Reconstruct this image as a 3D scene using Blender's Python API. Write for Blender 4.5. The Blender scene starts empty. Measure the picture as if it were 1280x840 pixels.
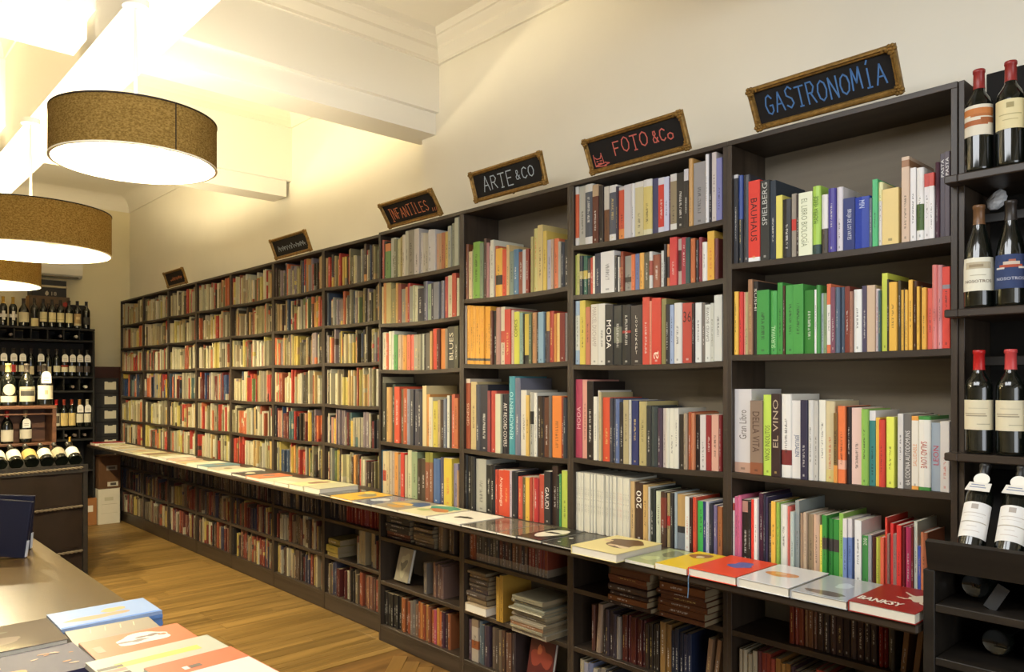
import bpy, math, random
from mathutils import Vector, Matrix
from math import sin, cos, pi, radians, atan2, sqrt

S = bpy.context.scene
COL = S.collection
RND = random.Random(11)

# ------------------------------------------------------------------ camera
cd = bpy.data.cameras.new('camera')
cam = bpy.data.objects.new('camera', cd)
COL.objects.link(cam)
cam.location = (0, 0, 1.58)
cam.rotation_euler = (pi / 2, 0, -atan2(884, 960))
cd.sensor_width = 36
cd.lens = 27.0
cd.shift_y = 59 / 1280
cd.clip_start = .05
S.camera = cam

# ------------------------------------------------------------------ world, exposure, large lights
S.view_settings.view_transform = 'Standard'
S.view_settings.look = 'None'
S.view_settings.exposure = 0.0
S.view_settings.gamma = 1.0
S.view_settings.use_curve_mapping = False
W = bpy.data.worlds.new('World')
S.world = W
W.use_nodes = True
W.node_tree.nodes['Background'].inputs[0].default_value = (.75, .85, 1, 1)
W.node_tree.nodes['Background'].inputs[1].default_value = .6


def area_light(name, loc, rot, size, size_y, energy, color):
    d = bpy.data.lights.new(name, 'AREA')
    d.shape = 'RECTANGLE'
    d.size, d.size_y, d.energy, d.color = size, size_y, energy, color
    o = bpy.data.objects.new(name, d)
    COL.objects.link(o)
    o.location, o.rotation_euler = loc, rot
    return o


# daylight through the shop window in the street wall behind the camera
area_light('shop_window_daylight', (-.9, -3.95, 1.75), (radians(90), 0, 0), 3.6, 2.3, 125, (.93, .97, 1))
# added fill light above the camera, without a fitting, for the near shelves
area_light('overhead_fill_light', (.35, 1.1, 3.08), (0, radians(-38), 0), .9, 2.2, 66, (.94, .97, 1))
LAMP_POWER = 100
LAMP_COLOR = (1, .90, .68)


# ------------------------------------------------------------------ helpers
def lin(hx):
    if not isinstance(hx, str):
        return hx
    o = []
    for i in (0, 2, 4):
        c = int(hx[i:i + 2], 16) / 255
        o.append(c / 12.92 if c <= .04045 else ((c + .055) / 1.055) ** 2.4)
    return tuple(o)


class MB:
    """collects quads and polygons, builds ONE mesh"""
    def __init__(self):
        self.v, self.f, self.m, self.c, self.k, self.p, self.uv = [], [], [], [], [], [], []
        self.attr = False

    def face(self, idx, mi=0, col=None, ink=None, par=None, uv=None):
        self.f.append(tuple(idx)); self.m.append(mi)
        self.c.append(col); self.k.append(ink); self.p.append(par); self.uv.append(uv)
        if col is not None:
            self.attr = True

    def add(self, pts):
        b = len(self.v)
        self.v.extend(tuple(p) for p in pts)
        return b

    def box(self, x0, x1, y0, y1, z0, z1, mi=0, M=None, col=None):
        p = [(x0, y0, z0), (x1, y0, z0), (x1, y1, z0), (x0, y1, z0), (x0, y0, z1), (x1, y0, z1), (x1, y1, z1), (x0, y1, z1)]
        if M is not None:
            p = [tuple(M @ Vector(q)) for q in p]
        b = self.add(p)
        for f in ((0, 3, 2, 1), (4, 5, 6, 7), (0, 1, 5, 4), (1, 2, 6, 5), (2, 3, 7, 6), (3, 0, 4, 7)):
            self.face([b + i for i in f], mi, col)
        return self

    def bbox(self, x0, x1, y0, y1, z0, z1, r=.004, mi=0, M=None):
        """box with bevelled vertical and horizontal edges (chamfer r)"""
        r = min(r, (x1 - x0) * .45, (y1 - y0) * .45, (z1 - z0) * .45)
        rings = []
        for z, e in ((z0, r), (z0 + r, 0), (z1 - r, 0), (z1, r)):
            a = [(x0 + e + (r if e == 0 else 0), y0 + e, z)]
            pts = [(x0 + r + e * .0, y0 + e, z), (x1 - r, y0 + e, z), (x1 - e, y0 + r, z), (x1 - e, y1 - r, z),
                   (x1 - r, y1 - e, z), (x0 + r, y1 - e, z), (x0 + e, y1 - r, z), (x0 + e, y0 + r, z)]
            if e:
                pts = [(min(max(x, x0 + r), x1 - r), min(max(y, y0 + r), y1 - r), zz) for x, y, zz in pts]
            rings.append(pts)
        if M is not None:
            rings = [[tuple(M @ Vector(q)) for q in p] for p in rings]
        bs = [self.add(p) for p in rings]
        for a, b in zip(bs, bs[1:]):
            for i in range(8):
                j = (i + 1) % 8
                self.face((a + i, a + j, b + j, b + i), mi)
        self.face([bs[0] + i for i in reversed(range(8))], mi)
        self.face([bs[-1] + i for i in range(8)], mi)
        return self

    def poly(self, pts, mi=0, col=None):
        b = self.add(pts)
        self.face(range(b, b + len(pts)), mi, col)

    def prism(self, prof, axis, a0, a1, mi=0):
        """closed profile swept along an axis; prof are the two other coordinates in order"""
        def P(u, w, t):
            return {'x': (t, u, w), 'y': (u, t, w), 'z': (u, w, t)}[axis]
        n = len(prof)
        a = self.add([P(u, w, a0) for u, w in prof]); b = self.add([P(u, w, a1) for u, w in prof])
        for i in range(n):
            j = (i + 1) % n
            self.face((a + i, a + j, b + j, b + i), mi)
        self.face([a + i for i in reversed(range(n))], mi); self.face([b + i for i in range(n)], mi)
        return self

    def lathe(self, prof, n=24, mi=0, M=None, caps=True, a0=0, a1=2 * pi):
        full = abs(a1 - a0 - 2 * pi) < 1e-6
        k = n if full else n + 1
        rings = []
        for r, z in prof:
            pts = [(r * cos(a0 + (a1 - a0) * i / n), r * sin(a0 + (a1 - a0) * i / n), z) for i in range(k)]
            if M is not None:
                pts = [tuple(M @ Vector(p)) for p in pts]
            rings.append(self.add(pts))
        for a, b in zip(rings, rings[1:]):
            for i in range(n):
                j = (i + 1) % k
                self.face((a + i, a + j, b + j, b + i), mi)
        if caps and full:
            self.face([rings[0] + i for i in reversed(range(k))], mi)
            self.face([rings[-1] + i for i in range(k)], mi)
        return self

    def tube(self, pts, r, n=8, mi=0, closed=False):
        pts = [Vector(p) for p in pts]
        N = len(pts); rings = []
        up = Vector((0, 0, 1))
        for i, p in enumerate(pts):
            t = (pts[min(i + 1, N - 1)] - pts[max(i - 1, 0)]).normalized()
            s = t.cross(up)
            s = s.normalized() if s.length > 1e-4 else Vector((1, 0, 0))
            w = t.cross(s)
            rr = r[i] if isinstance(r, (list, tuple)) else r
            rings.append(self.add([p + (s * cos(2 * pi * k / n) + w * sin(2 * pi * k / n)) * rr for k in range(n)]))
        for a, b in zip(rings, rings[1:]):
            for i in range(n):
                j = (i + 1) % n
                self.face((a + i, b + i, b + j, a + j), mi)
        self.face([rings[0] + i for i in range(n)], mi); self.face([rings[-1] + i for i in reversed(range(n))], mi)
        return self

    def mesh(self, name, mats):
        me = bpy.data.meshes.new(name)
        me.from_pydata(self.v, [], self.f)
        for m in mats if isinstance(mats, (list, tuple)) else [mats]:
            me.materials.append(m)
        if any(self.m):
            me.polygons.foreach_set('material_index', self.m)
        if self.attr:
            for nm, arr, dflt in (('col', self.c, (.5, .5, .5)), ('ink', self.k, (.5, .5, .5)), ('par', self.p, (0, 0, 0))):
                a = me.attributes.new(nm, 'FLOAT_COLOR', 'CORNER')
                flat = []
                for f, c in zip(self.f, arr):
                    c = c or dflt
                    flat += [c[0], c[1], c[2], 1.0] * len(f)
                a.data.foreach_set('color', flat)
            u = me.uv_layers.new(name='uv')
            flat = []
            for f, q in zip(self.f, self.uv):
                if q:
                    for t in q:
                        flat += [t[0], t[1]]
                else:
                    flat += [-1.0, 0.0] * len(f)
            u.data.foreach_set('uv', flat)
        return me

    def build(self, name, mats, parent=None, smooth=False, loc=None):
        me = self.mesh(name, mats)
        if smooth:
            shade(me, smooth)
        o = bpy.data.objects.new(name, me)
        COL.objects.link(o)
        if parent:
            o.parent = parent
        if loc:
            o.location = loc
        return o


def shade(me, ang):
    ang = 40 if ang is True else ang
    me.polygons.foreach_set('use_smooth', [True] * len(me.polygons))
    try:
        me.set_sharp_from_angle(angle=radians(ang))
    except Exception:
        pass


def obj(name, me, parent=None, loc=(0, 0, 0), rot=(0, 0, 0)):
    o = bpy.data.objects.new(name, me)
    COL.objects.link(o)
    o.parent = parent
    o.location, o.rotation_euler = loc, rot
    return o


def tag(o, label, cat=None, group=None, kind=None):
    o['label'] = label
    if cat:
        o['category'] = cat
    if group:
        o['group'] = group
    if kind:
        o['kind'] = kind
    return o


def thing(name, label, cat, loc=(0, 0, 0), rot=(0, 0, 0), group=None):
    o = bpy.data.objects.new(name, None)
    o.empty_display_size = .05
    COL.objects.link(o)
    o.location, o.rotation_euler = loc, rot
    return tag(o, label, cat, group)


def structure(name, mb, mat, label=None):
    o = mb.build(name, mat)
    o['kind'] = 'structure'
    if label:
        o['label'] = label
    return o


# ------------------------------------------------------------------ materials
def nt(name):
    m = bpy.data.materials.new(name)
    m.use_nodes = True
    t = m.node_tree
    return m, t, t.nodes['Principled BSDF'], t.nodes.new, t.links.new


def plain(name, hx, rough=.5, spec=.5, metal=0.0, noise=0.0, nscale=30, bump=0.0, coat=0.0):
    m, t, b, N, L = nt(name)
    c = lin(hx)
    b.inputs['Base Color'].default_value = (*c, 1)
    b.inputs['Roughness'].default_value = rough
    b.inputs['Specular IOR Level'].default_value = spec
    b.inputs['Metallic'].default_value = metal
    b.inputs['Coat Weight'].default_value = coat
    if noise or bump:
        tc = N('ShaderNodeTexCoord'); n = N('ShaderNodeTexNoise')
        n.inputs['Scale'].default_value = nscale; n.inputs['Detail'].default_value = 5
        L(tc.outputs['Object'], n.inputs['Vector'])
        if noise:
            r = N('ShaderNodeValToRGB')
            r.color_ramp.elements[0].position, r.color_ramp.elements[1].position = .3, .7
            r.color_ramp.elements[0].color = (*[x * (1 - noise) for x in c], 1)
            r.color_ramp.elements[1].color = (*[min(1, x * (1 + noise)) for x in c], 1)
            L(n.outputs['Fac'], r.inputs[0]); L(r.outputs[0], b.inputs['Base Color'])
        if bump:
            bu = N('ShaderNodeBump'); bu.inputs['Strength'].default_value = bump; bu.inputs['Distance'].default_value = .004
            L(n.outputs['Fac'], bu.inputs['Height']); L(bu.outputs[0], b.inputs['Normal'])
    return m


def wood(name, c0, c1, axis=0, scale=1.0, rough=.5, random_tint=.0, spec=.4, bump=.15):
    """long grain wood; axis = grain direction"""
    m, t, b, N, L = nt(name)
    tc = N('ShaderNodeTexCoord'); mp = N('ShaderNodeMapping')
    sc = [26, 26, 26]; sc[axis] = 1.6
    mp.inputs['Scale'].default_value = [s * scale for s in sc]
    oi = N('ShaderNodeObjectInfo'); ad = N('ShaderNodeVectorMath'); ad.operation = 'ADD'
    mu = N('ShaderNodeVectorMath'); mu.operation = 'SCALE'; mu.inputs['Scale'].default_value = 37
    L(oi.outputs['Random'], mu.inputs[0]); L(tc.outputs['Object'], ad.inputs[0]); L(mu.outputs[0], ad.inputs[1])
    L(ad.outputs[0], mp.inputs['Vector'])
    n = N('ShaderNodeTexNoise'); n.inputs['Scale'].default_value = 1.0; n.inputs['Detail'].default_value = 6; n.inputs['Distortion'].default_value = .6
    L(mp.outputs[0], n.inputs['Vector'])
    r = N('ShaderNodeValToRGB')
    r.color_ramp.elements[0].position, r.color_ramp.elements[1].position = .32, .68
    r.color_ramp.elements[0].color = (*lin(c0), 1); r.color_ramp.elements[1].color = (*lin(c1), 1)
    L(n.outputs['Fac'], r.inputs[0])
    out = r.outputs[0]
    if random_tint:
        hs = N('ShaderNodeHueSaturation')
        mr = N('ShaderNodeMapRange'); mr.inputs['To Min'].default_value = 1 - random_tint; mr.inputs['To Max'].default_value = 1 + random_tint
        L(oi.outputs['Random'], mr.inputs['Value']); L(mr.outputs[0], hs.inputs['Value']); L(out, hs.inputs['Color'])
        out = hs.outputs[0]
    L(out, b.inputs['Base Color'])
    b.inputs['Roughness'].default_value = rough
    b.inputs['Specular IOR Level'].default_value = spec
    if bump:
        bu = N('ShaderNodeBump'); bu.inputs['Strength'].default_value = bump; bu.inputs['Distance'].default_value = .002
        L(n.outputs['Fac'], bu.inputs['Height']); L(bu.outputs[0], b.inputs['Normal'])
    return m


def cover_material():
    """printed book covers: cloth colour, ink colour and the place of the title line come from each book's own mesh"""
    m, t, b, N, L = nt('book_cover')
    A = {}
    for a in ('col', 'ink', 'par'):
        A[a] = N('ShaderNodeAttribute'); A[a].attribute_name = a
    uv = N('ShaderNodeUVMap'); uv.uv_map = 'uv'
    s = N('ShaderNodeSeparateXYZ'); L(uv.outputs[0], s.inputs[0])
    p = N('ShaderNodeSeparateXYZ'); L(A['par'].outputs['Color'], p.inputs[0])

    def M(op, a, c=None, clamp=False):
        n = N('ShaderNodeMath'); n.operation = op; n.use_clamp = clamp
        for i, x in enumerate((a, c)):
            if x is None:
                continue
            if isinstance(x, (int, float)):
                n.inputs[i].default_value = x
            else:
                L(x, n.inputs[i])
        return n.outputs[0]
    u, v = s.outputs[0], s.outputs[1]
    line = M('LESS_THAN', M('ABSOLUTE', M('SUBTRACT', u, .5)), .15)
    band = M('MULTIPLY', M('GREATER_THAN', v, p.outputs[0]), M('LESS_THAN', v, p.outputs[1]))
    cb = N('ShaderNodeCombineXYZ')
    L(M('MULTIPLY', u, 2.5), cb.inputs[0]); L(M('MULTIPLY', v, 300), cb.inputs[1]); L(M('MULTIPLY', p.outputs[2], 91), cb.inputs[2])
    n = N('ShaderNodeTexNoise'); n.inputs['Scale'].default_value = 1; n.inputs['Detail'].default_value = 1
    L(cb.outputs[0], n.inputs['Vector'])
    letters = M('MULTIPLY', M('GREATER_THAN', n.outputs['Fac'], .5), .62)
    mask = M('MULTIPLY', M('MULTIPLY', line, band), letters)
    # small publisher's mark near the foot
    foot = M('MULTIPLY', M('LESS_THAN', M('ABSOLUTE', M('SUBTRACT', v, .015)), .004), M('LESS_THAN', M('ABSOLUTE', M('SUBTRACT', u, .5)), .13))
    mask = M('MAXIMUM', mask, M('MULTIPLY', foot, M('MULTIPLY', M('GREATER_THAN', p.outputs[2], .5), .5)))
    mx = N('ShaderNodeMix'); mx.data_type = 'RGBA'
    L(mask, mx.inputs['Factor']); L(A['col'].outputs['Color'], mx.inputs['A']); L(A['ink'].outputs['Color'], mx.inputs['B'])
    L(mx.outputs['Result'], b.inputs['Base Color'])
    b.inputs['Roughness'].default_value = .42
    b.inputs['Specular IOR Level'].default_value = .35
    return m


def page_material(name='book_pages', c0='b0a48c', c1='e4dcc8'):
    m, t, b, N, L = nt(name)
    tc = N('ShaderNodeTexCoord'); n = N('ShaderNodeTexNoise'); mp = N('ShaderNodeMapping')
    mp.inputs['Scale'].default_value = (3, 420, 3)
    n.inputs['Scale'].default_value = 1
    L(tc.outputs['Object'], mp.inputs[0]); L(mp.outputs[0], n.inputs['Vector'])
    r = N('ShaderNodeValToRGB')
    r.color_ramp.elements[0].color = (*lin(c0), 1); r.color_ramp.elements[1].color = (*lin(c1), 1)
    L(n.outputs['Fac'], r.inputs[0]); L(r.outputs[0], b.inputs['Base Color'])
    b.inputs['Roughness'].default_value = .9
    return m


def emit(name, col, strength):
    m, t, b, N, L = nt(name)
    b.inputs['Base Color'].default_value = (1, 1, 1, 1)
    b.inputs['Emission Color'].default_value = (*col, 1)
    b.inputs['Emission Strength'].default_value = strength
    return m


def burlap():
    m, t, b, N, L = nt('burlap_shade')
    tc = N('ShaderNodeTexCoord'); n = N('ShaderNodeTexNoise'); n.inputs['Scale'].default_value = 120; n.inputs['Detail'].default_value = 4
    mp = N('ShaderNodeMapping'); mp.inputs['Scale'].default_value = (1, 1, 1.6)
    L(tc.outputs['Object'], mp.inputs[0]); L(mp.outputs[0], n.inputs['Vector'])
    r = N('ShaderNodeValToRGB'); r.color_ramp.elements[0].position, r.color_ramp.elements[1].position = .35, .68
    r.color_ramp.elements[0].color = (*lin('8c7038'), 1); r.color_ramp.elements[1].color = (*lin('c0a05c'), 1)
    L(n.outputs['Fac'], r.inputs[0]); L(r.outputs[0], b.inputs['Base Color'])
    b.inputs['Roughness'].default_value = .9
    b.inputs['Specular IOR Level'].default_value = .1
    bu = N('ShaderNodeBump'); bu.inputs['Strength'].default_value = .4; bu.inputs['Distance'].default_value = .002
    L(n.outputs['Fac'], bu.inputs['Height']); L(bu.outputs[0], b.inputs['Normal'])
    tr = N('ShaderNodeBsdfTranslucent'); L(r.outputs[0], tr.inputs['Color'])
    mx = N('ShaderNodeMixShader'); mx.inputs[0].default_value = .5
    L(b.outputs[0], mx.inputs[1]); L(tr.outputs[0], mx.inputs[2]); L(mx.outputs[0], t.nodes['Material Output'].inputs[0])
    return m


MT = {
    'wall': plain('wall_paint', 'ece6d6', .85, .2, noise=.015, nscale=3, bump=.04),
    'ceiling': plain('ceiling_paint', 'ece6d8', .85, .2, noise=.01, nscale=3),
    'beam': plain('beam_paint', 'eeeae0', .7, .25),
    'shelf': wood('wenge_shelf', '2b221a', '40352a', 1, .8, .42, .08, .45),
    'shelf_up': wood('wenge_upright', '2b221a', '40352a', 2, .8, .42, .08, .45),
    'back': wood('wenge_back', '675e50', '786e5e', 1, .5, .6, .05, .4),
    'rack': wood('dark_rack_wood', '17130f', '262019', 1, .8, .5, .08, .4),
    'rackwall': plain('black_rack', '1c1a18', .6, .3, noise=.15, nscale=20),
    'oak': wood('oak_plank', '6e5426', '94743f', 0, .55, .42, .16, .4),
    'parquet': wood('parquet_oak', '735527', '8a6735', 0, .55, .45, .06, .4),
    'oakbase': wood('oak_floor_base', '5c401c', '7c5a2c', 0, .55, .6, .0, .3),
    'table': wood('table_wood', '46351a', '5e4a27', 1, .5, .25, .0, .5, .02),
    'brownwood': wood('brown_wood', '4a2c1a', '6a442a', 0, .6, .5, .05),
    'cover': cover_material(),
    'page': page_material(),
    'page_shaded': page_material('shaded_pages', '6e6048', '9a8a6a'),  # shade under the ledge put into the page colour
    'wall_lamplit': plain('lamplit_wall_paint', 'e8dcb6', .85, .2, noise=.015, nscale=3),  # back wall: warm lamplight mixed into the paint colour
    'gold': plain('gilt_frame', '8a6a34', .45, .5, .55, noise=.3, nscale=60, bump=.4),
    'slate': plain('chalkboard', '1f1d1c', .8, .2, noise=.12, nscale=12),
    'chalk_blue': plain('chalk_blue', '5078ac', .95, .1),
    'chalk_pink': plain('chalk_pink', 'c4685c', .95, .1),
    'chalk_grey': plain('chalk_grey', 'a8b4bc', .95, .1),
    'chalk_orange': plain('chalk_orange', 'd08058', .95, .1),
    'shade': burlap(),
    'lining': plain('shade_lining', 'f4ecd0', .9, .1),
    'darktrim': plain('shade_trim', '2a2018', .7, .3),
    'bulb': emit('glowing_bulb', (1, .86, .6), 22),
    'white_metal': plain('white_metal', 'e8e6e0', .4, .5),
    'glass': plain('dark_bottle_glass', '0e110d', .08, .6, coat=.3),
    'glass_green': plain('green_bottle_glass', '26351a', .1, .6, coat=.3),
    'leather': plain('brown_leather', '20160f', .7, .2, noise=.2, nscale=9, bump=.2),
    'rope': plain('cream_rope', '6e6352', .9, .1),
    'carton': plain('carton', '553a24', .85, .2, noise=.08, nscale=14),
    'carton_white': plain('white_carton', 'c4bca8', .8, .2, noise=.04, nscale=10),
    'paper': plain('white_paper', 'e6e2d8', .8, .2),
    'black': plain('black_lacquer', '161414', .5, .4),
    'acwhite': plain('ac_plastic', 'e4dfd0', .4, .4),
    'grey': plain('grey_plastic', '6a665e', .5, .4),
    'plastic': plain('wrinkled_white_wrap', 'd8dade', .3, .5, bump=.5, nscale=25),
}
_col = {}


def cmat(hx, rough=.5, metal=0.0):
    k = (hx, rough, metal)
    if k not in _col:
        _col[k] = plain('colour_' + hx, hx, rough, .4, metal)
    return _col[k]


# ------------------------------------------------------------------ lettering
_txt = {}


def text_mesh(s, res=2, bold=0.0):
    """flat letters from Blender's own font, as verts and faces normalised to x 0..w, cap height 1"""
    key = (s, bold)
    if key in _txt:
        return _txt[key]
    c = bpy.data.curves.new('lettering', 'FONT')
    c.body = s
    c.resolution_u = res
    c.offset = bold
    o = bpy.data.objects.new('lettering', c)
    me = bpy.data.meshes.new_from_object(o)
    vs = [tuple(v.co) for v in me.vertices]
    fs = [tuple(p.vertices) for p in me.polygons]
    bpy.data.objects.remove(o); bpy.data.curves.remove(c); bpy.data.meshes.remove(me)
    if not vs:
        _txt[key] = ([], [], 1)
        return _txt[key]
    x0 = min(v[0] for v in vs); x1 = max(v[0] for v in vs)
    y0 = min(v[1] for v in vs); y1 = max(v[1] for v in vs)
    hh = max(y1 - y0, 1e-3)
    vs = [((v[0] - x0) / hh, (v[1] - y0) / hh) for v in vs]
    _txt[key] = (vs, fs, (x1 - x0) / hh)
    return _txt[key]


def put_text(mb, s, origin, ux, uy, length, height, mi=0, col=None, bold=0.0):
    """letters of given length and height, centred on origin, along unit vectors ux and uy"""
    vs, fs, w = text_mesh(s, 2, bold)
    if not vs:
        return
    origin, ux, uy = Vector(origin), Vector(ux), Vector(uy)
    b = mb.add([origin + ux * ((x / w - .5) * length) + uy * ((y - .5) * height) for x, y in vs])
    for f in fs:
        mb.face([b + i for i in f], mi, col)


# chalk letters: strokes on a 0..1 by 0..1 cell
STROKE = {
    'G': [[(.9, .8), (.6, 1), (.25, .9), (.05, .5), (.25, .1), (.6, 0), (.9, .15), (.9, .45), (.55, .45)]],
    'A': [[(0, 0), (.25, .5), (.5, 1), (.75, .5), (1, 0)], [(.18, .38), (.82, .38)]],
    'S': [[(.9, .85), (.55, 1), (.15, .85), (.2, .6), (.75, .42), (.9, .18), (.5, 0), (.08, .15)]],
    'T': [[(0, 1), (1, 1)], [(.5, 1), (.5, 0)], [(.3, 0), (.7, 0)]],
    'R': [[(.1, 0), (.1, 1), (.65, 1), (.9, .75), (.65, .5), (.1, .5)], [(.45, .5), (.95, 0)]],
    'O': [[(.5, 1), (.15, .85), (0, .5), (.15, .15), (.5, 0), (.85, .15), (1, .5), (.85, .85), (.5, 1)]],
    'N': [[(.08, 0), (.08, 1), (.92, 0), (.92, 1)]],
    'M': [[(0, 0), (.12, 1), (.5, .3), (.88, 1), (1, 0)]],
    'I': [[(.5, 0), (.5, 1)], [(.25, 0), (.75, 0)], [(.25, 1), (.75, 1)]],
    'Í': [[(.5, 0), (.5, .85)], [(.25, 0), (.75, 0)], [(.45, 1.05), (.6, 1.2)]],
    'F': [[(.1, 0), (.1, 1), (.9, 1)], [(.1, .52), (.7, .52)]],
    'E': [[(.9, 1), (.1, 1), (.1, 0), (.9, 0)], [(.1, .52), (.75, .52)]],
    'L': [[(.1, 1), (.1, 0), (.9, 0)]],
    'C': [[(.95, .82), (.6, 1), (.2, .88), (.05, .5), (.2, .12), (.6, 0), (.95, .18)]],
    'o': [[(.5, .55), (.1, .45), (.05, .2), (.4, 0), (.85, .1), (.9, .4), (.5, .55)]],
    '&': [[(.95, 0), (.25, .7), (.3, .95), (.6, .95), (.65, .72), (.1, .3), (.2, .03), (.6, 0), (.9, .4)]],
}


def chalk(mb, s, x0, x1, y0, y1, w, small=()):
    """hand-drawn strokes across x0..x1 on the plane z=0 (x along, y up)"""
    n = len(s); cw = (x1 - x0) / n
    rr = random.Random(s)
    for i, ch in enumerate(s):
        if ch == ' ':
            continue
        hh = (y1 - y0) * rr.uniform(.88, 1.05); yb = y0 + (y1 - y0) * rr.uniform(-.05, .08)
        cx0 = x0 + i * cw + cw * .1; cww = cw * .78
        for st in STROKE[ch]:
            pts = [(cx0 + p[0] * cww, yb + p[1] * hh) for p in st]
            for a, b in zip(pts, pts[1:]):
                ribbon(mb, a, b, w)
    return mb


def ribbon(mb, a, b, w, z=.0):
    d = Vector((b[0] - a[0], b[1] - a[1])); l = d.length
    if l < 1e-6:
        return
    d /= l
    nx, ny = -d.y * w / 2, d.x * w / 2
    ax, ay, bx, by = a[0] - d.x * w * .3, a[1] - d.y * w * .3, b[0] + d.x * w * .3, b[1] + d.y * w * .3
    mb.poly([(ax - nx, ay - ny, z), (bx - nx, by - ny, z), (bx + nx, by + ny, z), (ax + nx, ay + ny, z)])

# ------------------------------------------------------------------ the room
XN, XFAR = 2.88, 2.96            # wall plane beside the tall cases, and further back
YB = 10.2


def wb(mb, name, mat, parent, smooth=False):
    """build world-space geometry as a part of a thing"""
    o = mb.build(name, mat, parent, smooth)
    o.location = -parent.location
    return o


m = MB(); m.box(-3.5, 3.1, -4.1, YB, -.12, -.004)
floor = structure('floor', m, MT['oakbase'], 'oak board floor')
rf = random.Random(5)
pm = {}


def plank_mesh(name, l, w, mat):
    k = (name, round(l, 3), round(w, 3))
    if k not in pm:
        q = MB(); q.bbox(-l / 2, l / 2, -w / 2, w / 2, -.012, 0, .0016)
        pm[k] = q.mesh(name, mat)
    return pm[k]


y = 4.06
while y < YB - .02:
    w = .118
    x = .30 - rf.choice([0, .3, .6, .9])
    while x < 2.66:
        l = rf.choice([1.0, 1.3, 1.6])
        xe = min(x + l, 2.68)
        if xe > .25 and xe - x > .05:
            obj('plank', plank_mesh('plank', xe - x - .002, w - .002, MT['oak']), floor, ((x + xe) / 2, y + w / 2, 0))
        x += l
    y += w
# threshold strip and the herringbone blocks of the front half
for i_ in range(4):
    obj('threshold_board', plank_mesh('threshold_board', 2.3, .058, MT['oak']), floor, (1.48, 4.03 - i_ * .06, 0))
bl, bw = .34, .085
for i in range(-1, 9):
    for j in range(0, 12):
        for k, a in ((0, 45), (1, -45)):
            cx = .98 + i * bl * 1.414 / 2 * 1.0 + (k * bl * .3535)
            cy = 2.75 + j * bw * 1.414
            if .85 < cx < 2.5 and 2.6 < cy < 3.67 and (i % 1 == 0):
                if k == 0 and i % 2 == 0 or k == 1 and i % 2 == 0:
                    obj('parquet_block', plank_mesh('parquet_block', bl - .002, bw - .001, MT['parquet']), floor, (cx + (k * bl * .354), cy, -.0003 * k), (0, 0, radians(a)))

m = MB(); m.box(XN, 3.1, -4.1, 3.97, 0, 4); m.box(XFAR, 3.1, 3.97, YB, 0, 4)
structure('wall_right', m, MT['wall'])
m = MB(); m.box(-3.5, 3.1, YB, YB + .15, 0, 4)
structure('wall_back', m, MT['wall_lamplit'])
m = MB(); m.box(-3.65, -3.5, -4.1, YB, 0, 4)
structure('wall_left', m, MT['wall'])
m = MB()
m.box(-3.5, -2.8, -4.25, -4.1, 0, 4); m.box(1.0, 3.1, -4.25, -4.1, 0, 4); m.box(-2.8, 1.0, -4.25, -4.1, 0, .5); m.box(-2.8, 1.0, -4.25, -4.1, 3.0, 4)
structure('wall_front', m, MT['wall'])
CN, CF = 3.70, 3.86
m = MB(); m.box(-3.5, 3.1, -4.1, 3.94, CN, 4); m.box(-3.5, 3.1, 3.94, YB, CF, 4)
structure('ceiling', m, MT['ceiling'])

trim_no = [0]


def trim(mb, mat, label=None):
    trim_no[0] += 1
    return structure('trim_%d' % trim_no[0], mb, mat, label)


LX0, LX1 = .96, 1.23
m = MB(); m.box(LX0, LX1, -4.1, YB, 3.12, CF)
trim(m, MT['beam'], 'long ceiling beam above the pendant lamps')
BE = [(-2.53, -2.23), (-.42, -.12), (1.12, 1.42), (3.79, 4.09), (5.90, 6.20)]
for y0, y1 in BE:
    m = MB()
    for a, b in ((LX1, XFAR), (-3.5, LX0)):
        m.box(a, b, y0, y1, 3.25, CF)
        m.box(a, b - .03, y0 + .035, y1 - .035, 3.12, 3.25)
    trim(m, MT['beam'], 'cross beam of the coffered ceiling')
c_near = [(0, 3.54), (.018, 3.54), (.018, 3.558), (.05, 3.598), (.056, 3.604), (.056, 3.622), (.088, 3.652), (.094, 3.66), (.108, 3.662), (.122, 3.70)]
c_far = [(0, 3.685), (.012, 3.685), (.012, 3.70)] + [(.012 + .15 * (1 - cos(a * pi / 16)), 3.70 + .16 * sin(a * pi / 16)) for a in range(1, 9)]


def ring(x0, x1, y0, y1, prof):
    q = MB(); rs = []
    for d, z in prof:
        rs.append(q.add([(x0 + d, y0 + d, z), (x1 - d, y0 + d, z), (x1 - d, y1 - d, z), (x0 + d, y1 - d, z)]))
    for a, b in zip(rs, rs[1:]):
        for i in range(4):
            j = (i + 1) % 4
            q.face((a + j, a + i, b + i, b + j))
    return q


ys = [-4.1] + [v for p in BE for v in p] + [YB]
for i in range(0, len(ys), 2):
    y0, y1 = ys[i], ys[i + 1]
    near = y1 < 3.9
    for x0, x1 in ((LX1, XN if near else XFAR), (-3.5, LX0)):
        if x0 < 0 and y1 < 1:
            continue
        trim(ring(x0, x1, y0, y1, c_near if near else c_far), MT['ceiling'], 'plaster cornice of a ceiling coffer')
# low panelling on the back wall
m = MB(); m.bbox(2.2, XFAR, YB - .03, YB, 0, 1.78, .006)
trim(m, plain('red_brown_panel', '4c2a1e', .5, .4, noise=.1, nscale=6), 'dark red-brown wall panelling behind the archive drawers')

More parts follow.
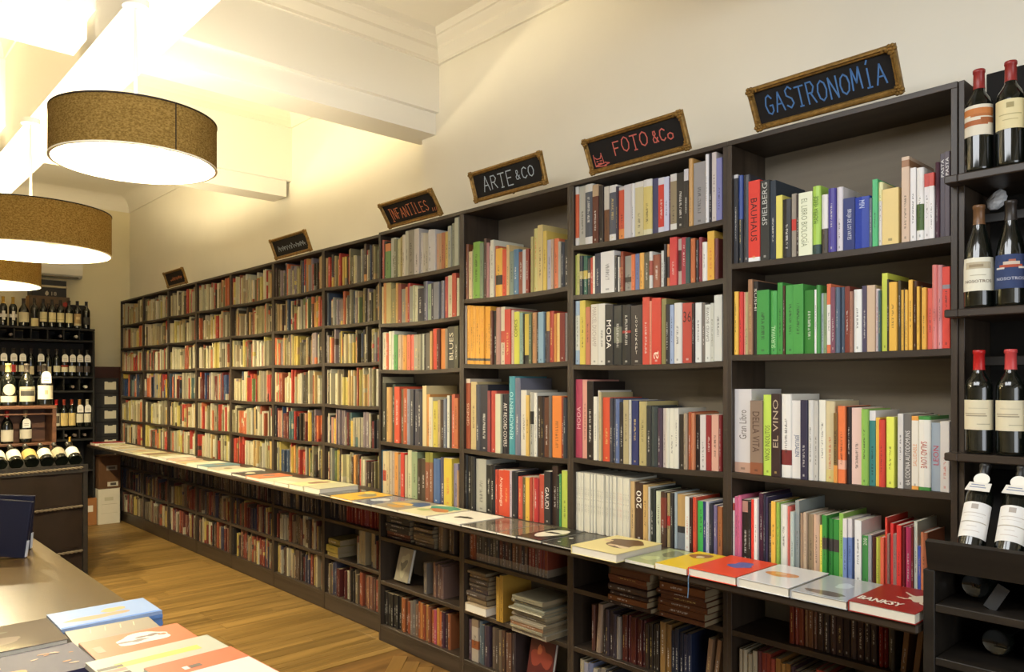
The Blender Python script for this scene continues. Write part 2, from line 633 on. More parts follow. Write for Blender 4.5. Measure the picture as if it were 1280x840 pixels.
# perforated grille under the long beam
t = thing('ceiling_grille', 'small white perforated grille under the long ceiling beam', 'grille', (1.11, 2.6, 3.12))
m = MB(); m.bbox(1.02, 1.215, 2.2, 2.95, 3.112, 3.1195, .002); wb(m, 'grille_plate', MT['white_metal'], t)
m = MB()
for i in range(7):
    for j in range(26):
        m.lathe([(.005, 3.1112), (.005, 3.1119)], 6, M=Matrix.Translation((1.035 + i * .027, 2.22 + j * .028, 0)))
o = wb(m, 'perforation', MT['grey'], t); o['kind'] = 'stuff'

# ------------------------------------------------------------------ bookcases
T = .019
NEAR_CASES = dict(A=(.807, 1.606), B=(1.606, 2.426), C=(2.426, 3.224), D=(3.224, 4.035))
SHELF = dict(A=[2.036, 1.688, 1.241, .905], B=[2.212, 1.985, 1.666, 1.238, .905], C=[2.03, 1.683, 1.229, .905], D=[2.22, 1.945, 1.664, 1.226, .905])
LOWZ = [.64, .37, .10]
FAR_B = [4.075, 4.87, 5.66, 6.47, 7.255, 8.01, 8.78, 9.578]
FAR_UP = [2.25, 1.985, 1.722, 1.437, 1.165, .905]
FAR_LOW = [.637, .382, .115]
XC, XF2, DEP = 2.60, 2.68, .25
TOPN, TOPF = 2.507, 2.525
SIGN_OF = dict(A='GASTRONOMIA', B='FOTO', C='ARTE', D='INFANTILES')


def sag(y0, y1, y):
    u = (y - y0 - T) / (y1 - y0 - 2 * T)
    return max(0.0, (.004 if y1 < 1.7 else .008) * 4 * u * (1 - u))


def bookcase(label, xf, y0, y1, zs, top, empties=()):
    t = thing('bookcase', label, 'bookcase', (xf, (y0 + y1) / 2, 0), group='dark bookcases along the wall')
    for a in (y0, y1 - T):
        m = MB(); m.bbox(xf, xf + DEP, a, a + T, 0, top - T, .0012); wb(m, 'side_panel', MT['shelf_up'], t)
    m = MB(); m.bbox(xf, xf + DEP + .012, y0, y1, top - T, top, .0012); wb(m, 'top_panel', MT['shelf'], t)
    m = MB(); m.box(xf + DEP, xf + DEP + .01, y0, y1, 0, top - T); wb(m, 'back_panel', MT['back'], t)
    for z in zs:
        m = MB()
        if z < .95:
            m.bbox(xf + .001, xf + DEP - .001, y0 + T, y1 - T, z - .022, z, .0012)
        else:                                  # the upper boards bow a little under the books
            rs = []
            for i in range(11):
                yy = y0 + T + (y1 - y0 - 2 * T) * i / 10; zz = z - sag(y0, y1, yy)
                rs.append(m.add([(xf + .001, yy, zz - .021), (xf + .002, yy, zz - .022), (xf + DEP - .001, yy, zz - .022), (xf + DEP - .001, yy, zz), (xf + .002, yy, zz), (xf + .001, yy, zz - .001)]))
            for p, q in zip(rs, rs[1:]):
                for i in range(6):
                    j = (i + 1) % 6
                    m.face((p + i, q + i, q + j, p + j))
            m.face([rs[0] + i for i in range(6)]); m.face([rs[-1] + i for i in reversed(range(6))])
        wb(m, 'shelf', MT['shelf'], t)
    m = MB(); m.box(xf + .002, xf + .02, y0 + T, y1 - T, .0, zs[-1] - .022); wb(m, 'plinth', MT['shelf'], t)
    return t


for k, (y0, y1) in NEAR_CASES.items():
    bookcase('tall dark wooden bookcase under the framed %s sign' % SIGN_OF[k], XC, y0, y1, SHELF[k] + LOWZ, TOPN)
FARLAB = ['first lower bookcase beyond the tall ones, dark wood with narrow shelves', 'dark bookcase under the small grey chalk sign', 'dark narrow-shelved bookcase just beyond the small grey chalk sign',
          'dark bookcase fourth from the back wall end, just before the smallest reddish sign', 'dark bookcase under the smallest reddish chalk sign', 'dark bookcase next to the last, beside the smallest reddish sign',
          'last dark bookcase of the run, by the back wall and archive drawers']
for i in range(7):
    bookcase(FARLAB[i], XF2, FAR_B[i], FAR_B[i + 1], FAR_UP + FAR_LOW, TOPF)
LEDX = 2.285
t = thing('display_ledge', 'long dark waist-high display ledge running in front of the bookcases', 'ledge', (LEDX, 5, .875))
m = MB(); m.bbox(LEDX, XC - .0005, .81, 4.05, .8755, .905, .006); wb(m, 'ledge_board', MT['shelf'], t)
m = MB(); m.bbox(LEDX, XF2 - .0005, 4.052, 9.4, .8755, .905, .006); wb(m, 'ledge_board', MT['shelf'], t)

# ------------------------------------------------------------------ books
def B(yc, w, h, col, **o):
    o.update(y=yc / 1000, w=w / 1000, h=h / 1000, col=col)
    return o


NEAR = {
 'A1': [
  B(1584,28.8,339,'36363a',tb=(0.04, 'b8b8b8')),
  B(1560,19.4,334,'24262c',tb=(0.5, '2a4488')),
  B(1536,27.5,332,'34343a'),
  B(1499,47.0,302,'d8301c',bb=(0.05, 'e0e0dc'),tx=('BAUHAUS', '301010', 0.25, 0.78)),
  B(1457,36.8,296,'34342f',tx=('SPIELBERG', 'b8b8b0', 0.44, 0.97)),
  B(1427,22.9,291,'2a343e',d=0.235),
  B(1403,25.0,232,'d8cc48'),
  B(1373,35.2,214,'262424'),
  B(1346,20.2,229,'928878',mb=(0.42, 0.6, 'c83424')),
  B(1330,11.5,223,'3a2c26'),
  B(1299,50.7,224,'dfe3c0',tx=('EL LIBRO BIOLOGÍA', '8c9470', 0.14, 0.9)),
  B(1259,28.7,239,'9cc630',bb=(0.14, '28423e'),tx=('MADERA VERDE', '4c6c20', 0.45, 0.85)),
  B(1231,26.1,205,'d8d4cc',bb=(0.42, '4a4038')),
  B(1205,26.8,221,'4a3f92'),
  B(1180,22.7,222,'cdc6c8'),
  B(1148,41.0,179,'26336e',tx=('BRUJA DE LOS VATES', 'd0d4e0', 0.2, 0.78)),
  B(1102,52.1,174,'1c3a9e',tx=('MIN', 'c0cce8', 0.78, 0.93)),
  B(1071,9.9,163,'56626a'),
  B(1057,17.2,222,'3cb06a'),
  B(1041,14.6,210,'e4dfa0',bb=(0.7, 'dcd8d0')),
  B(1008,51.7,182,'dcc070'),
  B(963,24.3,276,'cbae90',mb=(0.88, 0.96, '9a6a40')),
  B(942,18.4,237,'dcd8d2'),
  B(921,22.7,233,'e0ddd6',mb=(0.14, 0.5, '46602c')),
  B(901,17.1,210,'e0dcd8',tb=(0.2, 'c83a28')),
  B(884,16.5,207,'dcd8d4',tb=(0.2, 'c83a28')),
  B(870,13.2,238,'5a3a44'),
  B(855,15.3,262,'4a4048',tx=('PASTA', 'e0dcd8', 0.72, 0.93)),
  B(840,16.0,264,'54484e',tx=('PASTA', 'e0dcd8', 0.72, 0.93)),
 ],
 'A2': [
  B(1590,13.3,241,'a8b83c'),
  B(1574,18.5,240,'e0b020'),
  B(1556,17.3,238,'d03024'),
  B(1542,11.4,237,'e08878'),
  B(1530,12.9,236,'a89c68'),
  B(1514,18.0,282,'9a6f4c'),
  B(1496,17.8,274,'2f2a26',tx=('SUSHI', 'd8d0c0', 0.6, 0.9)),
  B(1463,50.0,238,'2f8f34'),
  B(1423,29.4,233,'3a9a3c',tx=('SURVIVAL', 'b8d8a8', 0.1, 0.45)),
  B(1398,20.8,261,'2f8a2c'),
  B(1383,8.1,249,'4a2a1c'),
  B(1361,35.5,249,'3d9a3a'),
  B(1325,38.1,248,'3a9434'),
  B(1288,35.5,225,'2a7a1c'),
  B(1265,9.9,225,'e8e8e0'),
  B(1253,14.7,239,'3f9038'),
  B(1240,10.2,210,'9aa8a8'),
  B(1229,11.9,209,'7a9060'),
  B(1216,15.3,240,'d8d4c8',tb=(0.3, 'd86c3c'),bb=(0.12, 'd86c3c')),
  B(1200,16.5,227,'7a4858'),
  B(1184,15.9,225,'56687a'),
  B(1167,17.0,224,'4a5868'),
  B(1150,16.9,225,'7a3424'),
  B(1137,9.6,207,'a07058'),
  B(1118,27.8,212,'dcdcd2'),
  B(1096,16.4,222,'4a4258'),
  B(1074,27.5,222,'c4a888'),
  B(1054,13.6,208,'dccccc'),
  B(1043,7.9,201,'3a5a5a'),
  B(1030,18.9,257,'c4cc20'),
  B(1017,7.0,235,'3a3424'),
  B(1001,24.0,224,'e0aa1c'),
  B(984,9.2,228,'4a4028'),
  B(975,9.2,197,'dca81c'),
  B(968,6.1,200,'4a3418'),
  B(960,9.1,195,'dca820'),
  B(949,13.5,226,'e4ac1c'),
  B(935,14.9,221,'4a2c14'),
  B(923,8.9,201,'dca81c'),
  B(916,5.2,203,'40301c'),
  B(906,13.2,196,'dca420'),
  B(892,16.0,193,'e0604c'),
  B(876,15.5,264,'dc7c74'),
  B(861,14.3,262,'d89090'),
  B(843,22.9,254,'d83c28',mb=(0.73, 0.78, '8a8488')),
 ],
 'A3': [
  B(1554,77.8,316,'c8c4c0',tx=('Gran Libro', '605850', 0.4, 0.75),bb=(0.12, 'b89078')),
  B(1489,51.3,275,'86705c',bb=(0.16, '8a5030'),tx=('DELLA VITA', '50382c', 0.3, 0.85)),
  B(1447,33.6,298,'b4d030',tx=('VINOS INSOLITOS', '4c5c20', 0.18, 0.62)),
  B(1412,36.7,302,'3a2824',tx=('EL VINO', 'b8a890', 0.35, 0.93)),
  B(1374,39.5,302,'dcd8cc',mb=(0.15, 0.33, '7a2c28')),
  B(1336,36.7,280,'d6d2ca',tx=('JERUSALEN', '2c4c78', 0.28, 0.56)),
  B(1304,26.2,282,'342f44'),
  B(1281,20.5,282,'d0ccc0'),
  B(1263,15.5,280,'b8b4a8'),
  B(1242,24.9,283,'dcd8c4'),
  B(1213,33.4,280,'c8b888',bb=(0.15, 'c8b868')),
  B(1190,13.9,240,'7a5a24',tx=('FOOD TRUCK', '2a2018', 0.28, 0.75),bb=(0.25, 'd88c28')),
  B(1170,25.3,264,'e4702c',mb=(0.18, 0.3, 'e4a888')),
  B(1148,18.2,261,'2c2422'),
  B(1122,34.9,259,'dcb8a8'),
  B(1092,23.8,255,'82b43c'),
  B(1070,21.7,250,'348078',tb=(0.13, 'd8d4d0')),
  B(1052,12.9,228,'e4b424'),
  B(1036,20.4,221,'d03a24'),
  B(1011,25.2,231,'d8dc34'),
  B(980,18.1,242,'c8c4bc'),
  B(958,25.6,240,'6a6660',tx=('LA COCINA AUTODOMUNS', 'e4e0d8', 0.06, 0.78)),
  B(934,21.3,235,'dcd4c0',tb=(0.06, 'e0982c'),bb=(0.05, 'e0982c'),tx=('SALUDABLE', 'd89868', 0.32, 0.62)),
  B(905,36.3,235,'dcd8c8',tb=(0.05, '3a8a34'),bb=(0.045, '3a8a34'),tx=('SALAD LOVE', 'b85848', 0.3, 0.66)),
  B(873,29.0,215,'94a0a8',tx=('LEON', 'b84050', 0.38, 0.66)),
  B(845,26.6,220,'cac2b6'),
 ],
 'A4': [
  B(1591,21.3,236,'e0dcd0',mb=(0.8, 0.92, 'b04838')),
  B(1573,14.8,243,'c05a80'),
  B(1559,13.6,248,'d8668c'),
  B(1538,28.0,234,'2c2420',mb=(0.8, 0.98, 'b08070')),
  B(1518,12.7,231,'2a2422'),
  B(1505,12.6,239,'d8301f'),
  B(1491,14.7,244,'e0dcd4'),
  B(1475,17.9,265,'4a2438'),
  B(1459,12.9,262,'2c2434'),
  B(1449,8.5,254,'3a3450'),
  B(1437,15.9,230,'4a4034'),
  B(1420,17.9,242,'e4b020'),
  B(1405,11.5,239,'8cb42c'),
  B(1385,28.9,233,'dcdccc'),
  B(1363,14.3,229,'d05a4c'),
  B(1348,15.2,212,'a8b8b0'),
  B(1333,16.1,254,'8c9490'),
  B(1315,19.9,210,'a08468'),
  B(1299,12.3,216,'b8a084'),
  B(1283,19.6,211,'98805c'),
  B(1261,24.2,213,'c8a488'),
  B(1243,11.0,179,'e0d034'),
  B(1229,17.6,215,'2a8a2c',mb=(0.45, 0.64, '443c38')),
  B(1211,18.8,205,'258428',mb=(0.45, 0.66, '443c38')),
  B(1191,20.0,204,'2a8a2c',mb=(0.45, 0.66, '443c38')),
  B(1173,15.7,228,'84b43c'),
  B(1158,15.1,212,'7088c0',tb=(0.3, 'dcd4d0')),
  B(1143,14.9,214,'6c84bc',tb=(0.3, 'dcd4d0')),
  B(1115,22.9,212,'e0e0dc'),
  B(1093,21.6,163,'3a8a3c',tx=('200', 'd8e0c8', 0.8, 0.95)),
  B(1076,12.0,168,'9a9ca0'),
  B(1063,12.9,163,'5c3028',tx=('200', 'd0c8c0', 0.8, 0.95)),
  B(1049,15.7,163,'b8c02c'),
  B(1035,12.2,167,'e0603c',tx=('200', 'e8c0a8', 0.8, 0.95)),
  B(1025,8.2,233,'d83c28'),
  B(1017,8.7,180,'8a6a60'),
  B(1007,10.5,216,'d82c28'),
  B(996,12.4,183,'8c6c64'),
  B(982,15.1,214,'dc2c24'),
  B(970,8.4,209,'7a1c20'),
  B(956,20.4,210,'b8305c'),
  B(942,7.4,216,'6a1c1c'),
  B(933,11.0,232,'c8ccb8'),
  B(922,10.0,155,'3c50a8'),
  B(907,20.7,201,'b0643c'),
 ],
 'B1': [
  B(2401,25.7,285,'c8582c',tb=(0.13, 'c8c4b8'),bb=(0.13, 'd0ccc4')),
  B(2369,40.0,276,'a8a494'),
  B(2324,49.0,271,'4c5058',tb=(0.13, 'c0bcb0'),bb=(0.12, 'd0ccc4')),
  B(2282,34.8,262,'5c2c1c',tb=(0.2, 'a88c68')),
  B(2252,26.3,254,'2c2420'),
  B(2224,28.9,246,'bcb4a4',bb=(0.58, '6c4428')),
  B(2187,44.1,245,'50525c',tb=(0.13, 'c8c4bc'),bb=(0.12, 'd8d4cc')),
  B(2160,10.5,234,'3c3440'),
  B(2137,34.8,229,'c84c2c',tb=(0.06, 'b8b0a8'),bb=(0.2, 'd88438')),
  B(2100,41.1,232,'bcb8b8'),
  B(2069,20.2,230,'c4c0b8'),
  B(2037,43.3,232,'c0b484',tb=(0.1, 'ccc8bc')),
  B(1993,45.7,233,'c8b45c',tb=(0.13, 'ccc8c0'),bb=(0.1, 'ccc49c')),
  B(1955,28.9,231,'3c3c60'),
  B(1925,31.6,228,'c83424',tb=(0.13, 'c4c4cc'),bb=(0.1, 'c8c8d0')),
  B(1897,25.0,225,'bcc0d4'),
  B(1881,6.8,219,'5a3a52'),
  B(1862,31.9,229,'8c7c5c',tb=(0.13, 'c4c0b8'),bb=(0.11, 'd0ccc0')),
  B(1827,37.4,226,'34302a'),
  B(1798,20.8,234,'38322c',tb=(0.2, 'c4c0c0')),
  B(1777,20.6,291,'b8883c'),
  B(1739,55.0,248,'8e8a88'),
  B(1703,17.1,270,'d4d0cc'),
  B(1688,14.1,272,'2c2830'),
  B(1671,19.6,270,'c4b8b0'),
  B(1648,26.0,242,'7c7cb0'),
 ],
 'B2': [
  B(2404,21.1,184,'9ca43c'),
  B(2384,17.8,188,'a8a458'),
  B(2366,19.2,177,'34383c',mb=(0.4, 0.6, 'b0a060')),
  B(2345,22.8,176,'2c5c48',mb=(0.4, 0.62, 'c0a840')),
  B(2326,15.1,163,'3c3834',mb=(0.45, 0.6, 'c0b078')),
  B(2309,18.7,166,'b84024'),
  B(2292,14.9,170,'dcd4bc'),
  B(2268,33.1,179,'2c3040'),
  B(2212,79.1,182,'d2cec6'),
  B(2166,12.7,161,'34302c'),
  B(2154,11.9,154,'d8d4c4'),
  B(2142,11.9,152,'5c5048',mb=(0.4, 0.7, 'b87850')),
  B(2128,15.9,173,'8a3c20'),
  B(2100,41.1,152,'8c887c',mb=(0.25, 0.4, '3c342c')),
  B(2069,20.2,154,'d4682c'),
  B(2048,22.1,154,'60709c'),
  B(2024,24.5,155,'dca02c'),
  B(1998,28.1,153,'54503c'),
  B(1975,17.5,154,'ccc8bc',mb=(0.35, 0.75, 'a84c34')),
  B(1948,36.4,138,'8c4830'),
  B(1920,20.8,151,'d0d0c4'),
  B(1902,15.6,174,'2c241c'),
  B(1886,15.5,172,'c87a30',mb=(0.2, 0.7, '3a281c')),
  B(1861,33.8,197,'cc3c38'),
  B(1835,18.2,188,'b0a090',mb=(0.3, 0.75, '58302c')),
  B(1814,24.0,190,'a83040'),
  B(1792,20.8,185,'2c4c48'),
  B(1771,20.6,179,'bc6430'),
  B(1752,17.5,169,'302824'),
  B(1735,16.2,177,'8a2c34'),
  B(1715,25.2,154,'dcd8cc'),
  B(1686,31.6,192,'e0a414',tb=(0.18, 'd8a828')),
  B(1661,19.0,159,'6c3028',tx=('MARINA', 'd0a8a0', 0.1, 0.7)),
 ],
 'B3': [
  B(2395,38.8,291,'c0c0b0',tb=(0.23, '8ca0b4'),bb=(0.22, '8ca0b4')),
  B(2358,34.4,292,'c8b030'),
  B(2328,26.4,261,'b86c48'),
  B(2292,44.6,272,'ccc4b0',tx=('MARCEL DUCHAMP', '988c80', 0.3, 0.95)),
  B(2249,41.6,273,'ccc8b8'),
  B(2205,47.3,267,'282624',tx=('MODA', 'e0dcd4', 0.27, 0.74)),
  B(2158,44.9,260,'2c2c28',mb=(0.37, 0.64, '6c6c58')),
  B(2110,52.2,260,'282624',mb=(0.53, 0.57, 'a82c24')),
  B(2053,61.7,254,'342c28',tx=('LOVECRAFT', 'd8d0c0', 0.17, 0.84),stack=1),
  B(2004,36.1,285,'c84028'),
  B(1980,13.0,267,'d07c5c'),
  B(1950,46.7,277,'cc3820',tx=('a', 'e8d0b8', 0.08, 0.2)),
  B(1914,25.2,271,'847c44'),
  B(1890,23.0,245,'302c28'),
  B(1869,18.5,241,'94a4c0'),
  B(1841,38.3,246,'d2cec2'),
  B(1798,47.6,242,'b84030',tx=('36', '4c1c18', 0.68, 0.86),stack=2),
  B(1767,12.9,237,'34201c'),
  B(1746,29.1,238,'d6d6ce'),
  B(1723,18.4,235,'6c645c'),
  B(1701,24.5,225,'d2d2c6',tx=('DAVID BOWIE', '6c6860', 0.36, 0.96)),
  B(1681,16.9,229,'bcbcac'),
  B(1654,36.1,257,'cacabe'),
 ],
 'B4': [
  B(2387,42.6,359,'a83850',tx=('MODA', 'd8a8a8', 0.37, 0.65)),
  B(2351,31.3,359,'cc8c78'),
  B(2315,39.1,353,'241c18'),
  B(2284,23.7,285,'d2ceba'),
  B(2266,11.8,314,'c8c0b0'),
  B(2253,14.6,306,'b0a070'),
  B(2223,44.8,284,'d04820'),
  B(2192,17.8,281,'3c3c44'),
  B(2174,17.7,281,'44444c'),
  B(2154,22.4,279,'5c6c94'),
  B(2132,22.9,266,'2c2828'),
  B(2105,29.5,276,'a8986c'),
  B(2084,13.6,277,'b8b4a8'),
  B(2059,35.0,275,'283060'),
  B(2021,42.9,272,'ac9c60'),
  B(1988,22.8,255,'343430'),
  B(1959,35.3,252,'38403f'),
  B(1931,20.9,246,'4c3844'),
  B(1912,17.0,245,'c4b4a8'),
  B(1892,21.8,245,'d0ccb8'),
  B(1870,22.2,245,'d4d0bc'),
  B(1848,22.0,245,'d0ccba'),
  B(1824,25.9,221,'342c24'),
  B(1802,17.9,226,'a08c70'),
  B(1784,17.8,231,'b05428'),
  B(1768,14.7,227,'cc7c48'),
  B(1751,20.4,220,'2c201c'),
  B(1726,28.8,219,'ccc4bc'),
  B(1698,28.4,218,'8c2424'),
  B(1667,31.9,220,'d09c84'),
  B(1644,14.4,218,'8a2420'),
 ],
 'B5': [
  B(2403,14.3,265,'d2ccb6',mag=1),
  B(2389,14.2,265,'d2ccb6',mag=1),
  B(2375,14.1,265,'d2ccb6',mag=1),
  B(2361,14.0,265,'d2ccb6',mag=1),
  B(2347,14.0,265,'d2ccb6',mag=1),
  B(2333,13.9,265,'d2ccb6',mag=1),
  B(2319,13.8,265,'d2ccb6',mag=1),
  B(2305,13.7,264,'d2ccb6',mag=1),
  B(2291,13.6,264,'d2ccb6',mag=1),
  B(2278,13.6,264,'d2ccb6',mag=1),
  B(2264,13.5,264,'d2ccb6',mag=1),
  B(2251,13.4,264,'d2ccb6',mag=1),
  B(2238,13.3,264,'d2ccb6',mag=1),
  B(2224,13.2,263,'d2ccb6',mag=1),
  B(2211,13.2,263,'d2ccb6',mag=1),
  B(2198,13.1,263,'d2ccb6',mag=1),
  B(2185,13.0,263,'d2ccb6',mag=1),
  B(2172,13.0,263,'d2ccb6',mag=1),
  B(2159,12.9,263,'d2ccb6',mag=1),
  B(2146,12.8,263,'d2ccb6',mag=1),
  B(2133,12.7,262,'d2ccb6',mag=1),
  B(2121,12.7,262,'d2ccb6',mag=1),
  B(2108,12.6,262,'d2ccb6',mag=1),
  B(2095,12.5,262,'d2ccb6',mag=1),
  B(2078,22.4,253,'c8a468'),
  B(2043,48.0,251,'4a3424',tx=('200', 'e4e0d4', 0.56, 0.86)),
  B(2005,28.2,244,'c49c54'),
  B(1985,11.0,238,'b8b8ac'),
  B(1968,22.6,232,'2c3028'),
  B(1941,31.8,224,'c8cca8'),
  B(1911,28.3,225,'4c3424',mb=(0.35, 0.9, '7c3424')),
  B(1888,18.6,222,'a8925c',mb=(0.4, 0.58, 'c83424')),
  B(1871,14.2,225,'34302c'),
  B(1857,13.5,228,'a8b4b4'),
  B(1828,45.3,223,'b08c50',bb=(0.42, '6c747c'),mb=(0.3, 0.42, '2c2c30')),
  B(1794,22.0,218,'d4d4cc'),
  B(1776,13.6,216,'3c1c18'),
  B(1761,17.6,220,'d04424'),
  B(1737,30.7,206,'2cae44'),
  B(1714,15.4,208,'283468'),
  B(1699,14.2,210,'b8b8c4'),
  B(1684,15.8,202,'303038'),
  B(1668,15.1,199,'74688c'),
  B(1650,22.2,194,'a86434'),
 ],
 'C1': [
  B(3203,33.9,295,'7c4420'),
  B(3172,28.8,254,'d4bc88'),
  B(3149,16.2,263,'9aa060'),
  B(3112,59.1,298,'78a834'),
  B(3070,25.0,289,'7c8c68'),
  B(3048,18.3,310,'5c4438'),
  B(3028,20.9,286,'a87068'),
  B(3009,18.1,266,'c8bca8'),
  B(2986,26.9,295,'d0ccb4'),
  B(2964,17.8,263,'c05c30'),
  B(2931,48.3,244,'e0a824',mb=(0.24, 0.44, '3c3428')),
  B(2893,27.7,236,'d85028'),
  B(2869,19.7,256,'d0b070'),
  B(2845,29.7,221,'7c8c78'),
  B(2811,37.7,227,'4c7490'),
  B(2777,30.6,210,'8a4c34'),
  B(2748,27.0,217,'b8bcbc'),
  B(2723,21.9,217,'8c3424'),
  B(2691,17.6,271,'a89850'),
  B(2666,31.7,307,'c4b868'),
  B(2633,35.2,318,'c8b068'),
  B(2603,23.2,284,'d0b040'),
  B(2578,26.8,239,'a8a4b0'),
  B(2557,16.7,237,'b89c80'),
  B(2533,30.1,237,'d8703c'),
  B(2510,17.1,219,'a8a08c'),
  B(2490,22.2,211,'303034'),
  B(2467,24.2,221,'303030'),
 ],
 'C2': [
  B(3205,12.3,312,'b8b09c'),
  B(3186,25.5,314,'e09c10',mb=(0.06, 0.1, '50504c')),
  B(3161,25.2,310,'e09c10',mb=(0.06, 0.1, '50504c')),
  B(3136,25.0,307,'e09c10',mb=(0.06, 0.1, '50504c')),
  B(3111,24.8,307,'e09c10',mb=(0.06, 0.1, '50504c')),
  B(3086,24.6,304,'e09c10',mb=(0.06, 0.1, '50504c')),
  B(3062,24.3,304,'e09c10',mb=(0.06, 0.1, '50504c')),
  B(3038,24.1,301,'e09c10',mb=(0.06, 0.1, '50504c')),
  B(3014,23.9,301,'e09c10',mb=(0.06, 0.1, '50504c')),
  B(2993,17.8,278,'6c4030'),
  B(2970,28.2,276,'302c28'),
  B(2939,33.5,290,'a87c6c'),
  B(2905,34.4,292,'c8b898',mb=(0.38, 0.58, 'b84830')),
  B(2865,45.4,278,'c04030'),
  B(2832,20.1,271,'c8a890'),
  B(2802,39.7,260,'c8c424',tx=('COMICS', '3c4020', 0.52, 0.85)),
  B(2771,22.9,255,'7c9888'),
  B(2756,7.8,248,'34302c'),
  B(2733,38.7,246,'c0a830',bb=(0.17, '2c2824')),
  B(2704,19.1,242,'5c6848'),
  B(2679,30.3,247,'b07c48'),
  B(2654,18.7,241,'3c3428'),
  B(2627,37.1,245,'7c9cac'),
  B(2602,12.2,239,'3c342c'),
  B(2583,25.5,242,'c8a048',bb=(0.62, '5a4a48')),
  B(2556,28.8,243,'a83824'),
  B(2533,17.9,228,'c07c24'),
  B(2513,20.7,229,'e0b85c'),
  B(2486,33.3,227,'74241c'),
  B(2462,16.2,225,'8c8478'),
 ],
 'C3': [
  B(3192,40.6,374,'a04c2c',tx=('GENESIS', 'd8b898', 0.33, 0.65),tb=(0.06, 'c8b8a0')),
  B(3146,52.2,359,'c0a870'),
  B(3103,32.7,347,'4c4c50'),
  B(3055,64.3,347,'303038'),
  B(3011,22.6,317,'8c4040'),
  B(2979,42.0,317,'b84434'),
  B(2938,40.5,303,'c8c4a0'),
  B(2891,53.6,303,'28242a',tx=('ART RECORD COVERS', 'd0c8c0', 0.12, 0.85)),
  B(2840,46.7,393,'3c8c94',tx=('RENACIMIENTO', 'a8d0d0', 0.2, 0.8)),
  B(2798,37.6,384,'70707c'),
  B(2758,42.7,324,'d0c8b4'),
  B(2725,24.3,299,'d0a848'),
  B(2698,28.9,314,'a8a494',mb=(0.5, 0.7, '2c2824')),
  B(2673,21.5,311,'d4d0c0'),
  B(2650,24.4,295,'3c2c20'),
  B(2626,22.6,292,'342820'),
  B(2598,33.2,287,'5c3420'),
  B(2573,18.3,295,'6c6458',tx=('BOX-IE', 'e0dccc', 0.33, 0.82)),
  B(2532,62.4,293,'e07c18'),
  B(2492,18.5,288,'8c2c1c'),
  B(2470,25.6,283,'34383c'),
 ],
 'C4': [
  B(3201,29.1,290,'242424'),
  B(3170,31.6,286,'282420'),
  B(3139,30.3,285,'34302c'),
  B(3083,81.7,274,'a8a494'),
  B(3023,38.2,249,'242220'),
  B(2986,35.8,252,'282422'),
  B(2959,19.5,230,'b84028'),
  B(2926,46.4,230,'c84424',tx=('Arqueologia', 'e8d0b8', 0.2, 0.85)),
  B(2879,47.3,234,'d04018'),
  B(2846,18.7,234,'b8a8b0'),
  B(2816,40.3,231,'2c2a2c'),
  B(2780,33.2,211,'d05438'),
  B(2751,24.6,211,'5c5030'),
  B(2724,28.4,211,'e0b01c'),
  B(2702,15.3,213,'cc5028'),
  B(2688,12.8,214,'d8a078'),
  B(2665,33.3,213,'c0302c'),
  B(2628,41.4,233,'bc4830'),
  B(2585,43.8,253,'34302e',tx=('GAUDI', 'e0d8d0', 0.3, 0.7)),
  B(2545,36.3,281,'3c2820'),
  B(2518,18.7,240,'302c28'),
  B(2502,12.6,247,'3c8c4c'),
  B(2477,38.9,265,'b4c434'),
 ],
 'D1': [
  B(4023,44.6,239,'b85834'),
  B(3991,18.8,231,'3c3c34'),
  B(3956,52.4,211,'6c9450',tb=(0.22, 'd8803c')),
  B(3905,48.3,241,'b8b8a8'),
  B(3868,26.5,229,'7c7c5c'),
  B(3841,26.3,226,'c4bc88'),
  B(3813,31.3,237,'a89858'),
  B(3781,31.0,244,'c8bca4'),
  B(3751,30.7,290,'b0ac98'),
  B(3705,60.4,286,'8c8474'),
  B(3652,46.5,275,'c0b8b0'),
  B(3615,27.4,235,'c4bcb4'),
  B(3586,29.1,231,'c0b8a8'),
  B(3557,28.8,224,'b0a898'),
  B(3525,36.1,239,'ccc8c4'),
  B(3490,34.7,233,'c8c4c0'),
  B(3457,30.6,206,'c09c80'),
  B(3427,29.4,202,'b8946c'),
  B(3399,27.3,201,'b86c40'),
  B(3371,28.8,202,'c8a84c'),
  B(3343,26.7,228,'a4a490'),
  B(3315,29.1,238,'8c8c74'),
  B(3283,34.9,271,'b0b098'),
 ],
 'D2': [
  B(4031,27.9,234,'b8b088'),
  B(4006,22.2,226,'d0c088'),
  B(3981,27.5,248,'c88840'),
  B(3943,48.9,250,'b8a868'),
  B(3894,48.2,209,'8c8454'),
  B(3860,21.2,242,'c89848'),
  B(3833,31.5,234,'904838'),
  B(3797,41.5,201,'888474'),
  B(3766,20.5,210,'c88440'),
  B(3743,25.5,231,'b03828'),
  B(3712,35.3,210,'8c8c80'),
  B(3685,20.0,214,'b0b08c'),
  B(3661,26.8,206,'c8c098'),
  B(3620,56.8,190,'302c34'),
  B(3577,29.0,226,'484a54'),
  B(3553,19.2,224,'7c7c90'),
  B(3526,33.2,204,'8c9c80'),
  B(3498,23.5,207,'34303c'),
  B(3461,51.1,209,'7c7c84'),
  B(3424,22.9,211,'3c383c'),
  B(3401,22.7,209,'80808c'),
  B(3376,27.0,229,'b04838'),
  B(3343,40.1,231,'c8bc98'),
  B(3305,35.2,238,'b84830'),
  B(3276,21.8,208,'c0b890'),
 ],
 'D3': [
  B(4028,33.5,225,'b8b4a0'),
  B(3992,38.6,227,'d0c8a8'),
  B(3958,30.6,222,'c8582c'),
  B(3928,29.2,233,'d0ccb0'),
  B(3900,26.8,234,'c8c8b8'),
  B(3868,37.2,212,'4c9448'),
  B(3833,31.5,210,'c0a888'),
  B(3805,26.0,209,'b89470'),
  B(3774,36.0,204,'d0902c'),
